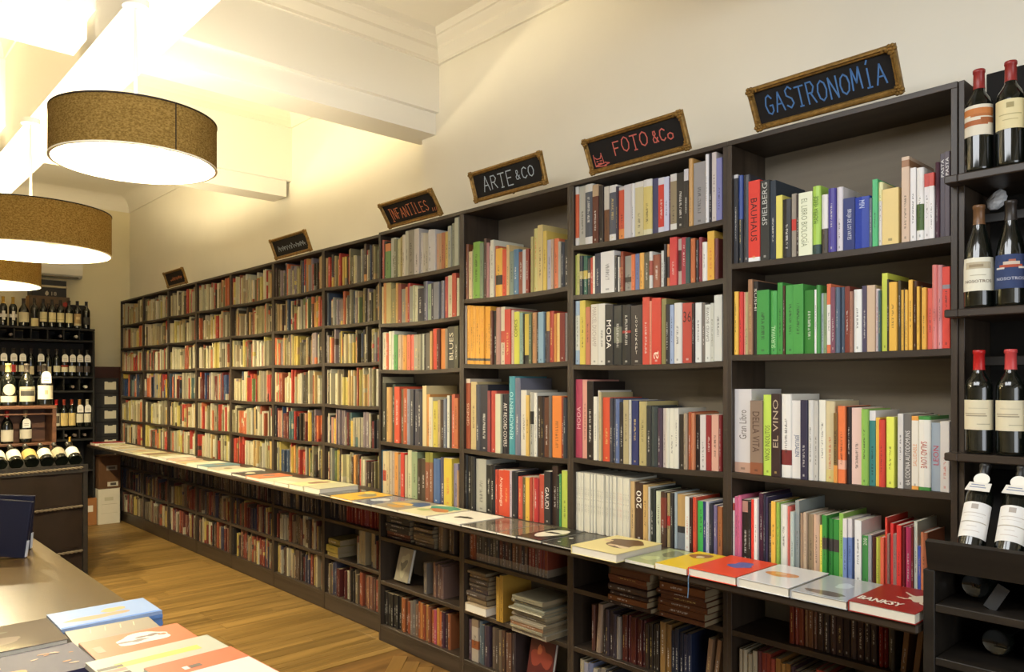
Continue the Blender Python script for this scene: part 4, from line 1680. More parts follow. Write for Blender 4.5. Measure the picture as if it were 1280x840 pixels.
ledge('blue and gold illustrated book beside the green and orange one', 3.35, 3.602, .012, '8a8270', hard=False, art=[(blob(.2, -.2, .2, .3, 49), '385078'), (blob(.0, .1, .12, .3, 50), 'd0a850'), (blob(-.25, .0, .1, .3, 51), 'b4883c')])
ledge('slate-grey book with a white patch beside the gold illustrated one', 3.61, 3.802, .010, '6c7484', rough=.2, hard=False, art=[(blob(.0, .1, .2, .25, 53), 'c8ccd0')])
ledge('golden yellow book with grey picture on the ledge near the first low bookcase', 3.81, 4.05, .014, 'd0a43c', art=[(blob(.1, -.1, .2, .25, 55), '84806c'), (blob(.3, .2, .1, .2, 56), 'e0c868')])
ledge('dark glossy grey book past the golden yellow one', 4.062, 4.185, .012, '4c4c4c', rough=.12, art=[(blob(.1, 0, .2, .2, 58), '7c7c78')])
ledge('thick pale stone-coloured volume past the dark glossy one', 4.195, 4.40, .036, 'c0bc9c', x0=2.285)
ledge('pale yellow thick book with mauve picture on the ledge', 4.41, 4.60, .032, 'd4d09c', x0=2.285, art=[(blob(0.1, 0, .25, .3, 60), '94705c')])
ledge('light cream book with pinkish cover past the mauve-pictured one', 4.61, 4.81, .026, 'd0bca0', x0=2.285, art=[(rect(-.5, -.2, -.5, .5), 'd8d4b8')])
FARFLAT = [('pale green', 'c0c4a8'), ('orange', 'd07850'), ('charcoal', '4c4844'), ('cream', 'd4ccae'), ('stone', 'b8b098'), ('blue-green', '688890'), ('ivory', 'dcd6bc'), ('tan', 'c0a87c'), ('pinkish', 'c8a890'), ('off-white', 'd8d4c0'), ('khaki', 'a8a078'), ('brown', '7c5c44'), ('pale lemon', 'd4d0a0'), ('sand', 'c8b890'), ('pale grey', 'b8b4a8'), ('beige', 'c4b490'), ('cream', 'd8d0b0'), ('straw', 'c8bc88')]
y = 4.82
qq = random.Random(9)
for i, (nm, hx) in enumerate(FARFLAT):
    w = qq.uniform(.205, .245)
    ledge('%s flat book on the far ledge, %s counted from the back wall' % (nm, ordinal(len(FARFLAT) - i)), y, y + w, qq.uniform(.012, .03), hx, x0=2.29, x1=2.53 + qq.uniform(-.02, .03), hard=qq.random() < .5,
          art=[(blob(qq.uniform(-.1, .2), qq.uniform(-.15, .15), .15, .2, 70 + i), qq.choice(['8c7c60', 'c8c4a8', 'a86848', '6c7470', 'd8cca8']))])
    y += w + .006
flat_book('red flat book lying on the far end of the ledge by the archive drawers', 2.44, 9.18, LED, .3, .2, .03, 'a8302c', group=GL)

# ------------------------------------------------------------------ the table in front, and what lies on it
t = thing('display_table', 'long glossy red-brown wooden table with book piles beside the aisle', 'table', (.1, 3.1, 0))
m = MB(); m.bbox(-.75, .875, 1.0, 5.2, .745, .78, .006); wb(m, 'tabletop', MT['table'], t)
m = MB()
m.box(-.68, .80, 1.08, 1.105, .65, .745); m.box(-.68, .80, 5.095, 5.12, .65, .745); m.box(-.68, -.655, 1.105, 5.095, .65, .745); m.box(.775, .80, 1.105, 5.095, .65, .745)
wb(m, 'apron', MT['table'], t)
for x in (-.66, .72):
    for yy in (1.09, 3.05, 5.04):
        m = MB(); m.bbox(x, x + .07, yy, yy + .07, 0, .745, .006); wb(m, 'leg', MT['table'], t)
TZ = .7805
GT = 'books on the front table'
for i in range(5):
    flat_book(['bottom', 'second lowest', 'middle', 'second highest', 'top'][i] + ' pale blue softcover of the pile at the table edge', .712 + .002 * (i % 2), 2.712, TZ + i * .012, .29, .2, .0118, '9cb4dc' if i == 4 else '6c94d4', rot=radians(-1 + .5 * (i % 3)), rough=.25, hard=False, spine='-y', group=GT,
              pages=cmat('c4d4ec', .6), art=[(blob(-.1, -.15, .3, .12, 90), 'c8a888'), (blob(.1, .1, .12, .13, 91), 'c8b484'), (rect(-.49, .49, -.49, -.43), '6c94dc')] if i == 4 else ())
ticks = []
flat_book('plain grey paperback hidden under the taupe one on the table', .69, 2.44, TZ, .24, .28, .035, '77705f', hard=False, spine='-y', group=GT)
flat_book('taupe paperback with pale tick marks partly under the orange one', .683, 2.45, TZ + .0355, .235, .3, .018, '8c806c', rot=radians(-3), rough=.45, hard=False, spine='-y', group=GT,
          art=[([(u - .012, .28), (u, .28), (u + .03, .42), (u + .018, .42)], 'c8bc98') for u in (-.25, -.08, .1, .26)])
flat_book('orange paperback with a black and white drawing on the table', .70, 2.268, TZ + .054, .268, .29, .015, 'd8683c', rough=.45, hard=False, spine='-y', group=GT,
          art=[(blob(.05, .24, .3, .15, 95, n=34, rough=.3), 'd4ccc4'), (blob(-.05, .20, .12, .04, 96, rough=.6), '84746c'), (blob(.12, .28, .1, .04, 97, rough=.6), '7c6c64'), (blob(.25, .24, .04, .03, 98), 'd07048'), (rect(-.44, -.36, .05, .25), 'b88468')])
flat_book('pale grey-green book with a yellow stripe on the table', .69, 2.05, TZ + .0695, .315, .28, .015, 'b0b09c', rot=radians(2), rough=.45, hard=False, spine='-y', group=GT,
          art=[(rect(-.35, .32, .14, .27), 'd8c45c'), (rect(-.49, -.3, -.05, .02), '3c3228'), (rect(-.49, -.3, .05, .13), 'a07868'), (rect(-.49, -.3, .16, .23), '40362c')])
flat_book('orange book with white lower band nearest on the table', .73, 1.865, TZ + .085, .222, .28, .015, 'd8643c', rot=radians(3), rough=.45, hard=False, spine='-y', group=GT,
          art=[(rect(-.49, .49, -.49, .12), 'd0c8c0'), (rect(-.2, -.14, .2, .28), 'd4ccc4'), (rect(-.13, .0, .2, .28), '5c4c40')])
flat_book('thin glossy pale book at the bottom of the dark pile', .33, 2.66, TZ, .34, .22, .016, 'b8ac98', rough=.08, hard=False, group=GT)
flat_book('thick grey hardback in the middle of the dark pile', .36, 2.59, TZ + .0165, .33, .25, .034, '5c5048', rough=.2, group=GT)
flat_book('glossy taupe shrink-wrapped book on top of the dark pile', .385, 2.572, TZ + .051, .325, .26, .028, '7c7060', rough=.07, group=GT, art=[(blob(-.1, -.1, .3, .18, 101), '9c8c7c'), (blob(-.05, .2, .18, .06, 102), '8c8470')])
lv = [(blob(-.14, -.2, .16, .1, 110, rough=.15, a=.2), 'd09050')]
for i in range(14):
    lv.append((blob(qq.uniform(-.3, .42), qq.uniform(-.3, .42), qq.uniform(.02, .06), qq.uniform(.012, .025), 120 + i, n=8, rough=.3, a=qq.uniform(-.5, .9)), qq.choice(['c89468', 'b87840', 'd0b090'])))
for i in range(5):
    lv.append((rect(-.46 + i * .01, -.36 + i * .012, .0 - i * .06, .015 - i * .06), 'a89c98'))
flat_book('upper navy hardback with orange leaves on the cover at the table front', .41, 2.31, TZ + .0365, .3, .24, .033, '34304a', rough=.6, spine='-y', group=GT, art=lv, rot=radians(2))
flat_book('lower navy hardback under the one with orange leaves', .405, 2.31, TZ, .29, .235, .036, '26284a', rough=.35, spine='-y', group=GT)
# two navy volumes standing on the table
for i, (x, yy, a, lab) in enumerate(((.742, 4.10, 7, 'nearer navy hardback standing upright on the table with white spine label'), (.80, 4.30, 4, 'farther navy hardback standing behind its twin on the table'))):
    c, p = MB(), MB()
    b = dict(w=.03, h=.255, d=.21, segs=[(0, 1, albedo('10142a'))], ink=(.3, .3, .4), par=(0, 0, 0), hard=True)
    book_geo(c, p, b)
    o = c.build('book', MT['cover'])
    o.matrix_world = Matrix.Translation((x, yy, TZ + .0002)) @ Matrix.Rotation(radians(a), 4, 'Y') @ Matrix.Rotation(radians(146 + 3 * i), 4, 'Z')
    tag(o, lab, 'book', GT)
    p.build('page_block', MT['page'], o)
    q = MB(); q.box(-.0045, -.0032, -.012, .012, .004, .078); q.build('spine_label', cmat('c4d0e8', .5), o)

# ------------------------------------------------------------------ pendant lamps


def pendant(label, x, y, zb, R, h, power, seam=-80, tint=None):
    t = thing('pendant_lamp', label, 'lamp', (x, y, zb), group='drum pendant lamps')
    m = MB(); m.lathe([(R, 0), (R, h)], 72, caps=False); m.build('shade', MT['shade'], t, smooth=60)
    m = MB(); m.lathe([(R - .006, .002), (R - .006, h - .002)], 72, caps=False); m.build('shade_lining', MT['lining'], t, smooth=60)
    for z in (0, h):
        m = MB(); m.lathe([(R - .008, z - .003), (R + .002, z - .003), (R + .002, z + .003), (R - .008, z + .003), (R - .008, z - .003)], 72, caps=False); m.build('rim', MT['darktrim'] if z else MT['lining'], t, smooth=30)
    a = radians(seam)
    m = MB(); m.box(R - .0005, R + .0012, -.002, .002, .003, h - .003, M=Matrix.Rotation(a, 4, 'Z')); m.build('seam', MT['darktrim'], t)
    m = MB(); m.lathe([(.02, h * .5), (.02, h * .86), (.008, h * .9), (.006, 3.12 - zb - .03), (.05, 3.12 - zb - .03), (.05, 3.1198 - zb)], 16); m.build('stem', MT['white_metal'], t, smooth=40)
    m = MB()
    for k in range(3):
        an = 2 * pi * k / 3 + .5
        m.tube([(.018 * cos(an), .018 * sin(an), h * .84), ((R - .006) * cos(an), (R - .006) * sin(an), h * .84)], .003, 6)
    m.build('spider', MT['white_metal'], t)
    for k in range(3):
        an = 2 * pi * k / 3 + 1.1
        m = MB(); m.lathe([(.004, -.038), (.02, -.034), (.032, -.018), (.036, 0), (.032, .018), (.02, .036), (.014, .05)], 14, M=Matrix.Translation((R * .42 * cos(an), R * .42 * sin(an), h * .5))); m.build('bulb', MT['bulb'], t, smooth=60)
        m = MB(); m.tube([(.016 * cos(an), .016 * sin(an), h * .84), (R * .42 * cos(an), R * .42 * sin(an), h * .84), (R * .42 * cos(an), R * .42 * sin(an), h * .5 + .045)], .006, 6); m.build('bulb_holder', MT['white_metal'], t)
    d = bpy.data.lights.new('lamp_light', 'POINT'); d.energy = power; d.color = tint or LAMP_COLOR; d.shadow_soft_size = .05
    o = bpy.data.objects.new('lamp_light', d); COL.objects.link(o); o.parent = t; o.location = (0, 0, h * .5)


pendant('nearest brown burlap drum pendant lamp hanging under the long beam', .98, 3.3, 2.46, .305, .18, LAMP_POWER)
pendant('middle brown burlap drum pendant lamp hanging lower, cut by the picture edge', .97, 5.2, 2.345, .42, .24, LAMP_POWER * 2.7, 70, (1, .86, .56))
pendant('most distant burlap drum pendant lamp, mostly hidden by the middle one', .99, 7.2, 2.35, .42, .24, LAMP_POWER * 2.1, 60, (1, .86, .56))

# ------------------------------------------------------------------ chalk signs on the bookcases


def sign(label, ya, yb, xb, zb, tilt, draw, mat, small=None):
    w = ya - yb; h = .156; a = radians(tilt)
    t = bpy.data.objects.new('section_sign', None); COL.objects.link(t)
    ux, uy = Vector((0, -1, 0)), Vector((-sin(a), 0, cos(a))); uz = ux.cross(uy)
    M = Matrix((ux, uy, uz)).transposed().to_4x4(); M.translation = Vector((xb, (ya + yb) / 2, zb))
    t.matrix_world = M
    tag(t, label, 'sign', 'gilt-framed chalkboard signs on the bookcases')
    fw = .021
    x0, x1 = -w / 2, w / 2
    prof = [(0, -.008), (0, .006), (.004, .011), (.009, .012), (.013, .007), (.018, .006), (fw, .0), (fw, -.008)]
    m = MB(); rings = []
    for d, z in prof:
        rings.append(m.add([(x0 + d, d, z), (x1 - d, d, z), (x1 - d, h - d, z), (x0 + d, h - d, z)]))
    for p, q in zip(rings, rings[1:] + rings[:1]):
        for i in range(4):
            j = (i + 1) % 4
            m.face((p + i, p + j, q + j, q + i))
    m.build('frame', MT['gold'], t)
    for sx, sy in ((x0, 0), (x1, 0), (x1, h), (x0, h)):
        cx, cy = sx + (.013 if sx < 0 else -.013), sy + (.013 if sy == 0 else -.013)
        m = MB()
        for k in range(7):
            r_ = .009 if k else .0
            an = k * pi / 3
            px, py = cx + r_ * cos(an) * 1.25, cy + r_ * sin(an) * 1.25
            m.lathe([(.0075, .004), (.0068, .0105), (.003, .0145)], 8, M=Matrix.Translation((px, py, 0)))
        dx, dy = (1 if sx < 0 else -1), (1 if sy == 0 else -1)
        for k in range(1, 3):
            m.lathe([(.008 - k * .0015, .006), (.005, .013)], 8, M=Matrix.Translation((cx + dx * .013 * k, cy, 0)))
            m.lathe([(.008 - k * .0015, .006), (.005, .013)], 8, M=Matrix.Translation((cx, cy + dy * .011 * k, 0)))
        m.build('corner_ornament', MT['gold'], t, smooth=30)
    m = MB(); m.box(x0 + .012, x1 - .012, .012, h - .012, -.007, -.002); m.build('chalkboard', MT['slate'], t)
    for nm, fn in (draw if isinstance(draw, list) else [('chalk_lettering', draw)]):
        m = MB()
        fn(m, x0 + fw, x1 - fw, fw, h - fw)
        o = m.build(nm, mat, t); o.location = (0, 0, -.0015)
    m = MB(); m.tube([(0, h * .75, -.008), (0, h * .45, -.05)], .005, 6); m.tube([(0, .02, -.008), (0, .0, -.03)], .006, 6)
    m.build('prop', MT['black'], t)
    return t


def word(s, a=.1, b=.9, lo=.2, hi=.8, w=.0052):
    return lambda m, x0, x1, y0, y1: chalk(m, s, x0 + (x1 - x0) * a, x0 + (x1 - x0) * b, y0 + (y1 - y0) * lo, y0 + (y1 - y0) * hi, w)


def foto(m, x0, x1, y0, y1):
    W_, H_ = x1 - x0, y1 - y0
    P = lambda u, v: (x0 + u * W_, y0 + v * H_)
    for st in ([(.03, .1), (.03, .45), (.06, .34), (.1, .34), (.12, .47), (.13, .14), (.03, .1)], [(.14, .16), (.19, .1), (.13, .05)], [(.05, .25), (.07, .25)], [(.09, .25), (.11, .25)], [(.06, .16), (.1, .16)], [(.03, .08), (.15, .02)], [(.03, .45), (.03, .52)], [(.12, .47), (.12, .53)]):
        for p, q in zip(st, st[1:]):
            ribbon(m, P(*p), P(*q), .0042)


def arte(m, x0, x1, y0, y1):
    word('ARTE', .12, .6, .2, .82)(m, x0, x1, y0, y1)
    word('&', .62, .70, .3, .7, .0042)(m, x0, x1, y0, y1)
    word('CO', .71, .9, .3, .74)(m, x0, x1, y0, y1)


def infantiles(m, x0, x1, y0, y1):
    word('I', .06, .15, .12, .85, .0048)(m, x0, x1, y0, y1)
    word('NFANTILES', .13, .86, .18, .74, .0046)(m, x0, x1, y0, y1)
    for u in (.9, .94, .97):
        ribbon(m, (x0 + u * (x1 - x0), y0 + .1 * (y1 - y0)), (x0 + (u + .012) * (x1 - x0), y0 + .26 * (y1 - y0)), .004)


def squiggle(seed, a, b, lo, hi, w):
    def f(m, x0, x1, y0, y1):
        q = random.Random(seed)
        n = 12
        for i in range(n):
            u = a + (b - a) * i / n
            c = (b - a) / n
            pts = [(u, lo + q.uniform(0, .1)), (u + c * .15, hi - q.uniform(0, .2)), (u + c * .5, lo + q.uniform(.05, .3)), (u + c * .8, hi - q.uniform(.1, .3)), (u + c * .85, lo + q.uniform(0, .1))]
            for p, r in zip(pts, pts[1:]):
                ribbon(m, (x0 + p[0] * (x1 - x0), y0 + p[1] * (y1 - y0)), (x0 + r[0] * (x1 - x0), y0 + r[1] * (y1 - y0)), w)
    return f


sign('gilt-framed chalkboard sign reading GASTRONOMIA in blue', 1.482, .963, 2.604, 2.516, 29, word('GASTRONOMÍA', .06, .96, .2, .82), MT['chalk_blue'])
sign('gilt-framed chalkboard sign reading FOTO & Co in pink with small cat drawing', 2.298, 1.772, 2.604, 2.516, 24, [('chalk_lettering', word('FOTO', .26, .66, .32, .86)), ('chalk_lettering', word('&Co', .69, .92, .34, .8)), ('cat_drawing', foto)], MT['chalk_pink'])
sign('gilt-framed chalkboard sign reading ARTE & CO in pale grey', 3.11, 2.576, 2.604, 2.53, 17, [('chalk_lettering', word('ARTE', .12, .6, .2, .82)), ('chalk_lettering', word('&', .62, .70, .3, .7, .0042)), ('chalk_lettering', word('CO', .71, .9, .3, .74))], MT['chalk_grey'])
sign('gilt-framed chalkboard sign reading INFANTILES in orange', 3.916, 3.393, 2.604, 2.516, 32, infantiles, MT['chalk_orange'])
sign('framed chalkboard sign with faint grey writing on the first low bookcases', 5.604, 5.037, 2.684, 2.534, 21, squiggle(4, .12, .93, .25, .66, .0036), MT['chalk_grey'])
sign('smallest-looking framed chalkboard sign with reddish writing near the back wall', 8.004, 7.479, 2.684, 2.534, 18, squiggle(8, .2, .85, .3, .62, .005), MT['chalk_orange'])

# ------------------------------------------------------------------ bottles
PRO = {
    'bordeaux': [(0, .004), (.026, .004), (.034, 0), (.0372, .004), (.0375, .012), (.0375, .19), (.0365, .203), (.031, .218), (.022, .232), (.0160, .243), (.0148, .256), (.0140, .296), (.0158, .298), (.0158, .306), (.0145, .308)],
    'slope': [(0, .004), (.028, .004), (.037, 0), (.0395, .004), (.04, .012), (.0395, .13), (.037, .158), (.031, .19), (.022, .222), (.0165, .245), (.0148, .262), (.0142, .296), (.016, .298), (.016, .306), (.0145, .308)],
    'stout': [(0, .004), (.035, .004), (.045, 0), (.0488, .004), (.049, .012), (.049, .155), (.047, .175), (.039, .196), (.027, .216), (.019, .232), (.017, .25), (.0165, .285), (.0185, .287), (.0185, .297), (.017, .299)],
    'flared': [(0, .004), (.028, .004), (.0335, 0), (.036, .004), (.036, .012), (.0405, .19), (.0395, .205), (.033, .222), (.023, .236), (.0165, .246), (.015, .258), (.0142, .296), (.016, .298), (.016, .306), (.0145, .308)],
}
GRP = {}


def prof_r(pr, z):
    for (r0, z0), (r1, z1) in zip(pr[4:], pr[5:]):
        if z0 <= z <= z1:
            return r0 + (r1 - r0) * (z - z0) / max(1e-6, z1 - z0)
    return pr[4][0]


_bm = {}


def bottle(label, loc, M=None, face=180, kind='bordeaux', cap='8e2c28', cap_len=.06, glass='glass', lab='e0d8c0', lz=(.07, .15), half=70, marks=(), words_=(), group=None, tag_card=None, scale=1.0, lab_shape=None, name='wine_bottle'):
    """upright bottle; face = compass angle (deg, from +X) that the label looks to"""
    t = bpy.data.objects.new(name, None); COL.objects.link(t)
    Mw = Matrix.Translation(loc) @ (M if M is not None else Matrix.Identity(4)) @ Matrix.Rotation(radians(face), 4, 'Z') @ Matrix.Scale(scale, 4)
    t.matrix_world = Mw
    tag(t, label, 'bottle', group)
    pr = PRO[kind]
    k = ('g', kind, glass)
    if k not in _bm:
        m = MB(); m.lathe(pr, 28); me = m.mesh('glass_body', MT[glass]); shade(me, 50); _bm[k] = me
    obj('glass_body', _bm[k], t)
    k = ('c', kind, cap, cap_len)
    if cap and k not in _bm:
        m = MB(); z0 = .309 - cap_len if kind != 'stout' else .3 - cap_len
        e = .0008
        pts = [(r + e, z) for r, z in pr if z > z0]
        m.lathe([(prof_r(pr, z0) + e, z0)] + pts + [(.0, pts[-1][1] + .001)], 20, caps=False)
        me = m.mesh('capsule', cmat(cap, .35)); shade(me, 50); _bm[k] = me
    if cap:
        obj('capsule', _bm[k], t)
    if lab:
        k = ('l', kind, lab, lz, half, lab_shape)
        if k not in _bm:
            m = MB()
            if lab_shape == 'cross':
                a, b = lz; c = (a + b) / 2; h = (b - a)
                m.lathe([(prof_r(pr, c) + .0007, a), (prof_r(pr, c) + .0007, b)], 8, caps=False, a0=-radians(half * .33), a1=radians(half * .33))
                m.lathe([(prof_r(pr, c) + .0008, c - h * .18), (prof_r(pr, c) + .0008, c + h * .18)], 12, caps=False, a0=-radians(half), a1=radians(half))
            elif lab_shape == 'round':
                a, b = lz; c = (a + b) / 2; h = (b - a) / 2; R_ = prof_r(pr, c) + .0008
                s0 = [m.add([(R_ * cos(f_ * h * cos(u * pi / 12) / R_), R_ * sin(f_ * h * cos(u * pi / 12) / R_), c + f_ * h * sin(u * pi / 12)) for u in range(24)]) for f_ in (.05, .3, .55, .8, 1)]
                m.face([s0[0] + u for u in range(24)])
                for p_, q_ in zip(s0, s0[1:]):
                    for u in range(24):
                        m.face((p_ + u, q_ + u, q_ + (u + 1) % 24, p_ + (u + 1) % 24))
            else:
                zs = [lz[0] + (lz[1] - lz[0]) * i / 3 for i in range(4)]
                m.lathe([(prof_r(pr, z) + .0007, z) for z in zs], 16, caps=False, a0=-radians(half), a1=radians(half))
            me = m.mesh('paper_label', cmat(lab, .7)); shade(me, 60); _bm[k] = me
        obj('paper_label', _bm[k], t)
    for (a0, a1, z0, z1, c) in marks:
        m = MB(); m.lathe([(prof_r(pr, z) + .0012, z) for z in (z0, z1)], 8, caps=False, a0=radians(a0), a1=radians(a1)); m.build('label_print', cmat(c, .7), t)
    for (s, z, h, arc, c) in words_:
        vs, fs, w = text_mesh(s)
        m = MB(); R_ = prof_r(pr, z) + .0014
        b0 = m.add([(R_ * cos(radians((x / w - .5) * arc)), R_ * sin(radians((x / w - .5) * arc)), z + (y - .5) * h) for x, y in vs])
        for f in fs:
            m.face([b0 + i for i in f])
        m.build('label_lettering', cmat(c, .7), t)
    if tag_card:
        m = MB(); zb = tag_card; R_ = prof_r(pr, zb) + .0015
        sl = .06
        pts = [(-.031, .0), (.031, .0), (.031, .05)] + [(.031 * cos(u * pi / 10), .05 + .036 * sin(u * pi / 10)) for u in range(1, 10)] + [(-.031, .05)]
        fr = m.add([(R_ - v * sl, u, zb + v) for u, v in pts]); bk = m.add([(R_ - .0012 - v * sl, u, zb + v) for u, v in pts])
        n = len(pts)
        m.face([fr + i for i in range(n)]); m.face([bk + i for i in reversed(range(n))])
        for i in range(n):
            j = (i + 1) % n
            m.face((fr + i, bk + i, bk + j, fr + j))
        m.build('neck_card', MT['paper'], t)
        m = MB()
        for v in (.018, .034):
            a_ = m.add([(R_ + .0004 - w_ * sl, u, zb + w_) for u, w_ in ((-.018, v), (.018, v), (.018, v + .005), (-.018, v + .005))])
            m.face((a_, a_ + 1, a_ + 2, a_ + 3))
        m.build('card_print', cmat('8c8478', .7), t)
    return t


# ---- wine rack beside the cookery case
t = thing('wine_rack', 'dark wooden wine rack beside the case under the GASTRONOMIA sign', 'rack', (2.6, 0, 0))
RY0, RY1 = -.75, .806
m = MB(); m.bbox(2.605, 2.86, RY1 - .017, RY1 - .0005, 1.08, 2.507, .0012); wb(m, 'side_panel', MT['shelf_up'], t)
m = MB(); m.bbox(2.605, 2.86, RY0, RY0 + .018, 1.08, 2.507, .0012); wb(m, 'side_panel', MT['shelf_up'], t)
m = MB(); m.box(2.852, 2.862, RY0 + .019, RY1 - .018, 1.08, 2.46); wb(m, 'back_panel', MT['rackwall'], t)
for z in (2.206, 1.802, 1.37):
    m = MB(); m.bbox(2.535, 2.85, RY0 + .019, RY1 + (-.0175 if 0 else -.018), z - .024, z, .003)
    m.bbox(2.535, 2.5985, RY1 - .019, RY1 + .018, z - .024, z, .003); wb(m, 'shelf', MT['shelf'], t)
for z in (2.115, 1.665):
    m = MB(); m.bbox(2.74, 2.76, RY0 + .019, RY1 - .018, z - .03, z, .002); wb(m, 'bottle_rail', MT['rack'], t)
t = thing('chalk_menu_board', 'black board with faint chalk marks behind the top red-capped bottles', 'board', (2.8, .5, 2.2065))
m = MB(); m.bbox(2.80, 2.815, .1, .785, 2.2068, 2.575, .002); wb(m, 'board', MT['slate'], t)
m = MB()
q = random.Random(4)
for cy_ in (.70, .66, .62, .56, .52, .47):
    pts = [(cy_ + q.uniform(-.02, .02), 2.47 + q.uniform(-.03, .03)) for _ in range(5)]
    for a, b in zip(pts, pts[1:]):
        m.poly([(2.7995, a[0], a[1]), (2.7995, b[0], b[1]), (2.7995, b[0], b[1] + .005), (2.7995, a[0], a[1] + .005)])
wb(m, 'chalk_marks', MT['chalk_grey'], t)
GB = 'bottles standing in the wine rack'
F = 192
gull = [(-70, 70, .165, .185, 'c07840'), (-30, 66, .160, .168, 'b06c3c'), (-70, 40, .135, .150, 'a8643c'), (10, 70, .14, .156, '9c5c34')]
bx = 2.578
ysr = (.742, .660, .578, .496)
bottle('red-capped wine bottle with orange and cream landscape label, top of wine rack', (bx, ysr[0], 2.2065), face=F, lab='dcd4c0', lz=(.105, .195), half=74, marks=gull, group=GB, glass='glass', kind='slope' if 0 else 'bordeaux')
bottle('red-capped wine bottle with plain cream crest label, top of wine rack', (bx, ysr[1], 2.2065), face=F, lab='dccfa0', lz=(.105, .19), half=74, marks=[(-14, 14, .165, .18, 'a09468'), (-45, 45, .145, .1475, 'b0a478'), (-30, 30, .13, .132, 'b0a478')], group=GB)
bottle('third red-capped bottle on the rack top, cut by the picture edge', (bx, ysr[2], 2.2065), face=F, lab='dccf98', lz=(.105, .19), half=74, group=GB)
bottle('brown-capped bottle with white label lettered NOSOTROS, middle of wine rack', (bx, ysr[0], 1.8025), face=F, kind='slope', cap='6c4c30', lab='e0dcc8', lz=(.05, .148), half=74, marks=[(-50, 50, .115, .135, 'b8ac90'), (-35, 20, .12, .128, '98886c'), (-30, 30, .095, .097, 'b0a890')], words_=[('NOSOTROS', .078, .0085, 105, '5c3c24')], group=GB)
bottle('dark-capped bottle with navy label lettered NOSOTROS, middle of wine rack', (bx, ysr[1], 1.8025), face=F, kind='slope', cap='2c2622', lab='2c3c64', lz=(.05, .148), half=74, marks=[(-40, 45, .11, .118, 'a84c34'), (-25, 35, .118, .127, 'c8b8a8'), (-5, 20, .127, .133, 'a86450'), (-55, -20, .106, .111, 'd0ccc4'), (30, 55, .106, .112, 'd0ccc4')], words_=[('NOSOTROS', .078, .0085, 105, 'c8ccd8')], group=GB)
bottle('third bottle of the middle rack shelf with orange-edged label, cut by picture edge', (bx, ysr[2], 1.8025), face=F, cap='2c2622', lab='c8905c', lz=(.06, .15), half=74, group=GB)
lr = [(-60, 30, .118, .121, 'a89c80'), (-55, 35, .112, .115, '988c74'), (-5, 50, .088, .090, 'a8a088'), (-40, 40, .135, .1365, 'b4aa90')]
bottle('bright red-capped bottle nearest the bookcase, lowest upright rack shelf', (bx, ysr[0], 1.3705), face=F, cap='b01c1c', lab='d8ceb0', lz=(.072, .16), half=76, marks=lr, group=GB)
bottle('bright red-capped bottle beside its twin, lowest upright rack shelf', (bx, ysr[1], 1.3705), face=F, cap='c04444', lab='d8ceb0', lz=(.072, .16), half=76, marks=lr, group=GB)
bottle('third bottle of the lowest upright rack shelf with round-mark label', (bx, ysr[2], 1.3705), face=F, cap='38302c', lab='d8d0bc', lz=(.05, .15), half=76, marks=[(-60, -30, .12, .135, '5c544c')], group=GB)
t = thing('tissue_wrap', 'crumpled white tissue wrap lying on the rail behind the middle bottles', 'wrap', (2.72, .742, 2.149))
m = MB(); q = random.Random(2); prof = []
nn = 14
rings = []
for i in range(9):
    v = i / 8; r0 = .027 * sin(pi * min(1, v * .92 + .06)) ** .6
    rings.append(m.add([((r0 * q.uniform(.88, 1.1)) * cos(2 * pi * k / nn) + v * .01, (r0 * q.uniform(.88, 1.1)) * sin(2 * pi * k / nn) - v * .015, -.03 + v * .062) for k in range(nn)]))
for a, b in zip(rings, rings[1:]):
    for k in range(nn):
        m.face((a + k, a + (k + 1) % nn, b + (k + 1) % nn, b + k))
m.face([rings[0] + k for k in reversed(range(nn))]); m.face([rings[-1] + k for k in range(nn)])
m.build('tissue', MT['plastic'], t)

# ---- sloping display counter below it
t = thing('display_counter', 'dark wooden wine counter with flared front board and leaning bottles', 'counter', (2.3, 0, 0))
CY0, CY1 = -.75, .803
m = MB(); m.bbox(2.305, 2.85, CY1 - .03, CY1, 0, 1.06, .002); wb(m, 'side_panel', MT['rack'], t)
m = MB(); m.bbox(2.305, 2.85, CY0, CY0 + .03, 0, 1.06, .002); wb(m, 'side_panel', MT['rack'], t)
m = MB(); m.box(2.84, 2.85, CY0 + .031, CY1 - .031, 0, 1.06); wb(m, 'back_panel', MT['rackwall'], t)
m = MB(); m.prism([(2.285, 1.142), (2.305, 1.147), (2.335, 1.062), (2.305, 1.062)], 'y', CY0, CY1 - .012); wb(m, 'front_board', MT['rack'], t)
m = MB(); m.prism([(2.336, 1.062), (2.85, 1.062), (2.85, 1.30), (2.83, 1.30), (2.50, 1.075), (2.336, 1.075)], 'y', CY0 + .03, CY1 - .03); wb(m, 'bottle_cradle', MT['rackwall'], t)
for z in (.968, .82, .64, .43, .12):
    m = MB(); m.bbox(2.306, 2.838, CY0 + .031, CY1 - .031, z - .022, z, .002); wb(m, 'shelf', MT['rack'], t)
tilt = Matrix.Rotation(radians(31), 4, 'Y')
lm = [(-14, 14, .142, .158, 'a8a098'), (-50, 50, .128, .130, 'b8b0a8'), (-40, 40, .118, .119, 'b8b0a8'), (-60, 60, .099, .102, 'a8a090'), (-20, 20, .085, .0865, 'b8b0a8'), (-35, 35, .070, .0715, 'b8a8a0')]
